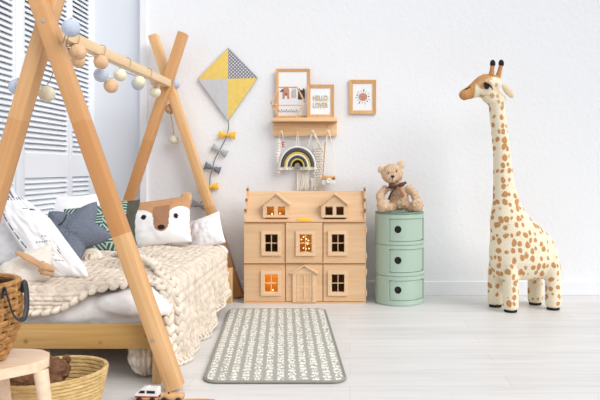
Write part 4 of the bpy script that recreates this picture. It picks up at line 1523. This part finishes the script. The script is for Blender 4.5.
def tri(a, b, c, mat, lab):
    mb = MB(); n = 10
    pts = {}
    for i in range(n + 1):
        for j in range(n + 1 - i):
            p_ = a + (b - a) * (i / n) + (c - a) * (j / n)
            puff = .008 * (i / n) * (j / n) * 4 * (1 - (i + j) / n + .2)
            for s_ in (-1, 1):
                pts[(i, j, s_)] = mb.bm.verts.new(p_ + Vector((0, (-puff - .002) if s_ < 0 else .002, 0)))
    for s_ in (-1, 1):
        for i in range(n):
            for j in range(n - i):
                mb.bm.faces.new((pts[(i, j, s_)], pts[(i + 1, j, s_)], pts[(i, j + 1, s_)]))
                if i + j < n - 1: mb.bm.faces.new((pts[(i + 1, j, s_)], pts[(i + 1, j + 1, s_)], pts[(i, j + 1, s_)]))
    for i in range(n):
        for e0, e1 in (((i, 0), (i + 1, 0)), ((0, i), (0, i + 1)), ((i, n - i), (i + 1, n - i - 1))):
            mb.bm.faces.new((pts[e0 + (-1,)], pts[e1 + (-1,)], pts[e1 + (1,)], pts[e0 + (1,)]))
    o = mb.build('panel', mat, kt); o['label'] = lab


tri(c_, tp, lf, 'yellow_fab', 'yellow upper left panel'); tri(c_, tp, rt, 'dots', 'dark grey dotted panel')
tri(c_, bt, lf, 'kite_grey', 'light grey panel'); tri(c_, bt, rt, 'yellow_fab', 'yellow lower right panel')
mb = MB()
for a, b in ((tp, rt), (rt, bt), (bt, lf), (lf, tp)): mb.tube([a, b], .0028, 6)
mb.build('edge_piping', 'bow_grey', kt)
tailp = [(228, 120.5), (228.5, 127), (227, 135), (223.5, 143), (219.5, 150.5), (215, 159), (212.5, 168), (210, 178), (209.5, 187), (205, 197), (199, 205.5)]
mb = MB(); path = catmull([kp(*p_) for p_ in tailp], 6)
mb.tube(path, .0028, 6); mb.build('tail_cord', 'rope_dark', kt)
for (px, py, m_, an) in ((227, 135, 'bow_yellow', .05), (219.5, 150.5, 'bow_grey', .5), (212.5, 168, 'bow_dark', .35), (210, 187, 'bow_yellow', -.1), (199.5, 205.5, 'bow_grey', .3)):
    mb = MB()
    for s_ in (-1, 1):
        n = 8
        mb.loft([[Vector((s_ * (.004 + f * .052), math.cos(a) * (.005 + .006 * math.sin(f * 2.4)) * (1.1 - f * .4), math.sin(a) * (.007 + .020 * f ** .8) + .003 * math.sin(f * 9 + a * 3))) for a in [2 * PI * k / 12 for k in range(12)]] for f in [q_ / n for q_ in range(n + 1)]])
    mb.sphere((0, -.002, 0), (.009, .009, .011), 10, 8)
    R_ = Matrix.Rotation(an, 4, 'Y'); tr = Matrix.Translation(kp(px, py, KY - .004)) @ R_
    for v_ in mb.bm.verts: v_.co = tr @ v_.co
    mb.build('bow', m_, kt)

# ================================================================== stool with basket
SZ = .30
sto = thing('stool', 'small pale beech stool with rounded seat at the lower left', 'stool', (-1.10, 1.88, 0))
so = sto.location
outl = []
cor = [(-1.36, 1.70), (-1.07, 1.755), (-.90, 1.915), (-.955, 2.035), (-1.26, 2.045)]
# rounded outline through the corner points
n = len(cor)
for i in range(n):
    a, b, c = Vector(cor[i - 1]), Vector(cor[i]), Vector(cor[(i + 1) % n])
    p0_, p1_ = b.lerp(a, .32), b.lerp(c, .32)
    for k in range(7):
        f_ = k / 6
        q2 = p0_.lerp(b, f_).lerp(b.lerp(p1_, f_), f_)
        outl.append((q2.x - so.x, q2.y - so.y))
mb = MB(); mb.prism_z(outl, SZ - .030, SZ, .006); mb.build('seat', 'beech', sto)
for (x0_, y0_, x1_, y1_) in ((-.925, 1.915, -.870, 1.88), (-1.115, 1.785, -1.105, 1.72), (-1.25, 1.98, -1.30, 2.03), (-1.085, 1.985, -1.075, 2.03)):
    mb = MB(); mb.tube([Vector((x1_, y1_, 0)) - so * 1, Vector((x0_, y0_, SZ - .030)) - so], [.015, .021], 16); mb.build('leg', 'beech', sto)
for o_ in [c for c in sto.children if c.name.startswith('leg')]:
    pass

BX, BY = -1.145, 1.90
wb = thing('wicker_basket', 'brown woven basket with black leather handles standing on the stool', 'basket', (BX, BY, SZ + .001))
prof = [(.0, .104), (.035, .120), (.08, .138), (.13, .150), (.175, .152), (.225, .146)]


def rad(z):
    for (a, ra), (b, rb_) in zip(prof, prof[1:]):
        if z <= b: return ra + (rb_ - ra) * (z - a) / (b - a)
    return prof[-1][1]


mb = MB()
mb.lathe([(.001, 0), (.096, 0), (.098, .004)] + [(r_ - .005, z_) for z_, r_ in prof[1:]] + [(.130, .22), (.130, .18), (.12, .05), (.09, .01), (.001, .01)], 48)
mb.build('weave_shade_shell', 'weave_gap_shade', wb)  # dark inner shell added to paint shade into the weave gaps
ns = 30
mb = MB()
rowsn = 12
for i in range(rowsn):
    z = .012 + i * .0185
    r_ = rad(z)
    pts, m_ = [], ns * 4
    for k in range(m_):
        a = 2 * PI * k / m_
        rr_ = r_ + .0065 * math.sin(a * ns / 2 + (i % 2) * PI)
        pts.append((rr_ * math.cos(a), rr_ * math.sin(a), z))
    mb.tube(pts, .0084, 8, True, flat=(1, .36))
mb.build('weave', 'wicker', wb)
mb = MB()
for k in range(ns):
    a = 2 * PI * (k + .25) / ns
    mb.tube([((rad(z_) + .0005) * math.cos(a), (rad(z_) + .0005) * math.sin(a), z_) for z_ in (.005, .05, .1, .15, .2, .226)], .006, 6)
mb.build('stakes', 'wicker', wb)
mb = MB(); mb.tube([(.143 * math.cos(2 * PI * k / 48), .143 * math.sin(2 * PI * k / 48), .230) for k in range(48)], .010, 8, True); mb.build('rim', 'wicker', wb)
# contents rim rods and leather handles
for ang, dn in ((-.12, 1), (-1.25, 0)):
    mb = MB()
    a = Vector((math.cos(ang), math.sin(ang), 0)); tn = Vector((-a.y, a.x, 0))
    w_ = .045
    pts = [a * .152 - tn * w_ + Vector((0, 0, .200)), a * .160 - tn * w_ + Vector((0, 0, .232)), a * .168 - tn * w_ * .9 + Vector((0, 0, .200)), a * .174 - tn * .022 + Vector((0, 0, .145)), a * .175 + tn * .015 + Vector((0, 0, .125)), a * .174 + tn * w_ * .8 + Vector((0, 0, .150)), a * .168 + tn * w_ + Vector((0, 0, .200)), a * .16 + tn * w_ + Vector((0, 0, .232)), a * .152 + tn * w_ + Vector((0, 0, .2))]
    mb.tube(catmull(pts, 6), .0078, 8, False, flat=(.35, 1)); mb.build('handle', 'leather_black', wb)

# seagrass basket under the bed
GX, GY = -1.055, 2.245
sb = thing('seagrass_basket', 'low oval seagrass basket on the floor at the foot of the bed', 'basket', (GX, GY, 0), (0, 0, math.radians(8)))
mb = MB()
sxs, sys_ = .19, .150
rowsn = 13
for i in range(rowsn):
    f_ = i / (rowsn - 1); z = .010 + f_ * .150
    k1 = .78 + .22 * f_ ** .7
    m_ = 88
    pts = []
    for k in range(m_):
        a = 2 * PI * k / m_
        kk_ = k1 * (1 + .006 * math.sin(a * 44 + i * PI))
        pts.append((sxs * kk_ * math.cos(a), sys_ * kk_ * math.sin(a), z + (.008 * math.cos(a - .6) * f_) + .0012 * math.sin(a * 44 + i)))
    mb.tube(pts, .0082, 7, True)
mb.build('coiled_wall', 'seagrass', sb)
mb = MB(); mb.lathe([(.001, .002), (.78, .002), (.78, .012), (.001, .012)], 40, sx=sxs, sy=sys_); mb.build('bottom', 'seagrass', sb)

t = thing('plush_toy', 'brown curly plush toy lying in the seagrass basket', 'plush toy', (GX - .05, GY + .03, .014))
mb = MB()
mb.sphere((.0, 0.0, .07), (.085, .07, .065)); mb.sphere((.045, .03, .135), (.05, .045, .042)); mb.sphere((-.06, -.01, .11), (.05, .045, .045)); mb.sphere((.07, -.03, .09), (.035, .035, .04)); mb.sphere((.02, -.05, .10), (.04, .03, .035))
mb.fuse(.008, 2); mb.displace(lambda c: .009 * nz(c.x * 60, c.y * 60, c.z * 60) + .005 * nz(c.x * 130, c.y * 130, c.z * 130))
for v_ in mb.bm.verts: v_.co.z = max(v_.co.z, .003)
mb.build('body', 'brown_fur', t)
for e_ in ((.012, .04, .172), (.078, .045, .168)):
    mb = MB(); mb.sphere(e_, (.016, .010, .017)); mb.displace(lambda c: .004 * nz(c.x * 120, c.y * 120, c.z * 120)); mb.build('ear', 'brown_fur', t)

# ================================================================== toy train
TY = 2.405
tr0 = P(148, 400.5, TY); tr0.z = .0
van = thing('toy_van', 'white toy wagon with red stripe and wooden base at the bed foot', 'toy train', (tr0.x, TY, 0), (0, 0, math.radians(-4)))
kk = TY / FPX
mb = MB()
mb.prism([(-11.5 * kk, .022), (11.5 * kk, .022), (11.5 * kk, .043), (10.8 * kk, .052), (-4.5 * kk, .052), (-10.5 * kk, .034), (-11.5 * kk, .030)], -.017, .017); mb.build('body', 'white_gloss', van, False)
mb = MB(); mb.b2(-11.6 * kk, 11.6 * kk, -.0185, .0185, .019, .0235, .001); mb.build('stripe', 'red_paint', van)
mb = MB(); mb.b2(-11.2 * kk, 11.2 * kk, -.016, .016, .010, .019, .002); mb.build('base', 'frame', van)
for a_, b_ in ((-8, -1.5), (.5, 8.8)):
    mb = MB(); mb.prism([(a_ * kk + (.008 if a_ < -2 else 0), .044), (b_ * kk, .044), (b_ * kk, .034), (a_ * kk, .034)], -.0182, .0182); mb.build('window', 'black', van, False)
mb = MB(); mb.b2(-.002, .002, -.017, .017, .052, .0545); mb.build('roof_rib', 'white_gloss', van)


def wheels(parent, xs_, r=.0105):
    for x in xs_:
        for s_ in (-1, 1):
            mb = MB(); mb.lathe([(.001, 0), (r * .9, 0), (r, .001), (r, .005), (r * .9, .006), (.001, .006)], 20, (x, s_ * .0215 + .003, r), rot=(PI / 2, 0, 0)); mb.build('wheel', 'black', parent)


wheels(van, (-7 * kk, 6.5 * kk))
fx = P(173, 398, TY).x
wg = thing('toy_wagon', 'flat wooden toy wagon coupled behind the white toy wagon', 'toy train', (fx, TY - .003, 0), (0, 0, math.radians(-2)))
mb = MB(); mb.b2(-11.0 * kk, 11.0 * kk, -.016, .016, .014, .028, .002); mb.build('deck', 'frame', wg)
mb = MB(); mb.lathe([(.001, 0), (.003, 0), (.003, .006), (.001, .006)], 10, (-4 * kk, 0, .028)); mb.build('stud', 'black', wg)
mb = MB(); mb.tube([(-10.8 * kk, 0, .018), (-13.2 * kk, 0, .018)], .003, 8); mb.build('coupling', 'black', wg)
wheels(wg, (-7 * kk, 7 * kk))
tk = P(197, 400, 2.40)
mb = MB()
pts_o = []
t = thing('toy_track', 'curved wooden toy rail piece on the floor right of the toy wagons', 'toy track', (tk.x, 2.375, 0))
def arcseg(r0, r1, z0, z1):
    mb.loft([[Vector((r * math.sin(a) , -.30 + r * math.cos(a), z)) for r, z in ((r0, z0), (r1, z0), (r1, z1), (r0, z1))] for a in [-.14 + .36 * k / 14 for k in range(15)]])
arcseg(.28, .32, .0, .009); arcseg(.28, .285, .0085, .013); arcseg(.293, .307, .0085, .013); arcseg(.315, .32, .0085, .013)
mb.build('rail', 'frame', t, False)

for o in COL.objects:
    if o.get('category') in ('pillow', 'cushion'):
        o['group'] = o['category'] + 's on the bed'

# ================================================================== light, camera, view
w = bpy.data.worlds.new('World'); SC.world = w; w.use_nodes = True
nt = w.node_tree
bg = nt.nodes['Background']
tc_ = nt.nodes.new('ShaderNodeTexCoord'); sp_ = nt.nodes.new('ShaderNodeSeparateXYZ'); rm_ = nt.nodes.new('ShaderNodeValToRGB')
nt.links.new(tc_.outputs['Generated'], sp_.inputs[0]); nt.links.new(sp_.outputs[2], rm_.inputs[0]); nt.links.new(rm_.outputs[0], bg.inputs[0])
e_ = rm_.color_ramp.elements
e_[0].position = .0; e_[0].color = (.045, .045, .05, 1); e_[1].position = .75; e_[1].color = (.95, .975, 1.0, 1)
bg.inputs[1].default_value = .75


def area(name, loc, tgt, size, e, c=(1, 1, 1)):
    l = bpy.data.lights.new(name, 'AREA'); l.shape = 'RECTANGLE'; l.size, l.size_y = size; l.energy = e; l.color = c
    o = bpy.data.objects.new(name, l); COL.objects.link(o); o.location = loc
    o.rotation_euler = (Vector(tgt) - Vector(loc)).to_track_quat('-Z', 'Y').to_euler()
    return o


sl_ = bpy.data.lights.new('soft_daylight', 'SUN'); sl_.energy = 2.42; sl_.angle = math.radians(45); sl_.color = (1, .985, .965)
so_ = bpy.data.objects.new('soft_daylight', sl_); COL.objects.link(so_); so_.location = (4, 0, 4)
so_.rotation_euler = Vector((-.72, .50, -.58)).to_track_quat('-Z', 'Y').to_euler()
area('front_fill', (.3, -.4, 3.6), (.0, 3.8, .5), (3.0, 1.6), 22, (1, .99, .98))  # added fill lamp above and behind the camera, no window there


cam = bpy.data.cameras.new('Camera'); co = bpy.data.objects.new('Camera', cam); COL.objects.link(co)
co.location = (0, 0, CH); co.rotation_euler = (PI / 2, 0, 0)
cam.sensor_width = 36; cam.lens = 36 * FPX / 600
cam.shift_x = (300 - CX) / 600; cam.shift_y = -(200 - CY) / 600
cam.clip_start = .05
SC.camera = co
SC.view_settings.view_transform = 'Standard'; SC.view_settings.look = 'None'
SC.view_settings.exposure = 0.08; SC.view_settings.gamma = 1.0
SC.view_settings.use_curve_mapping = False
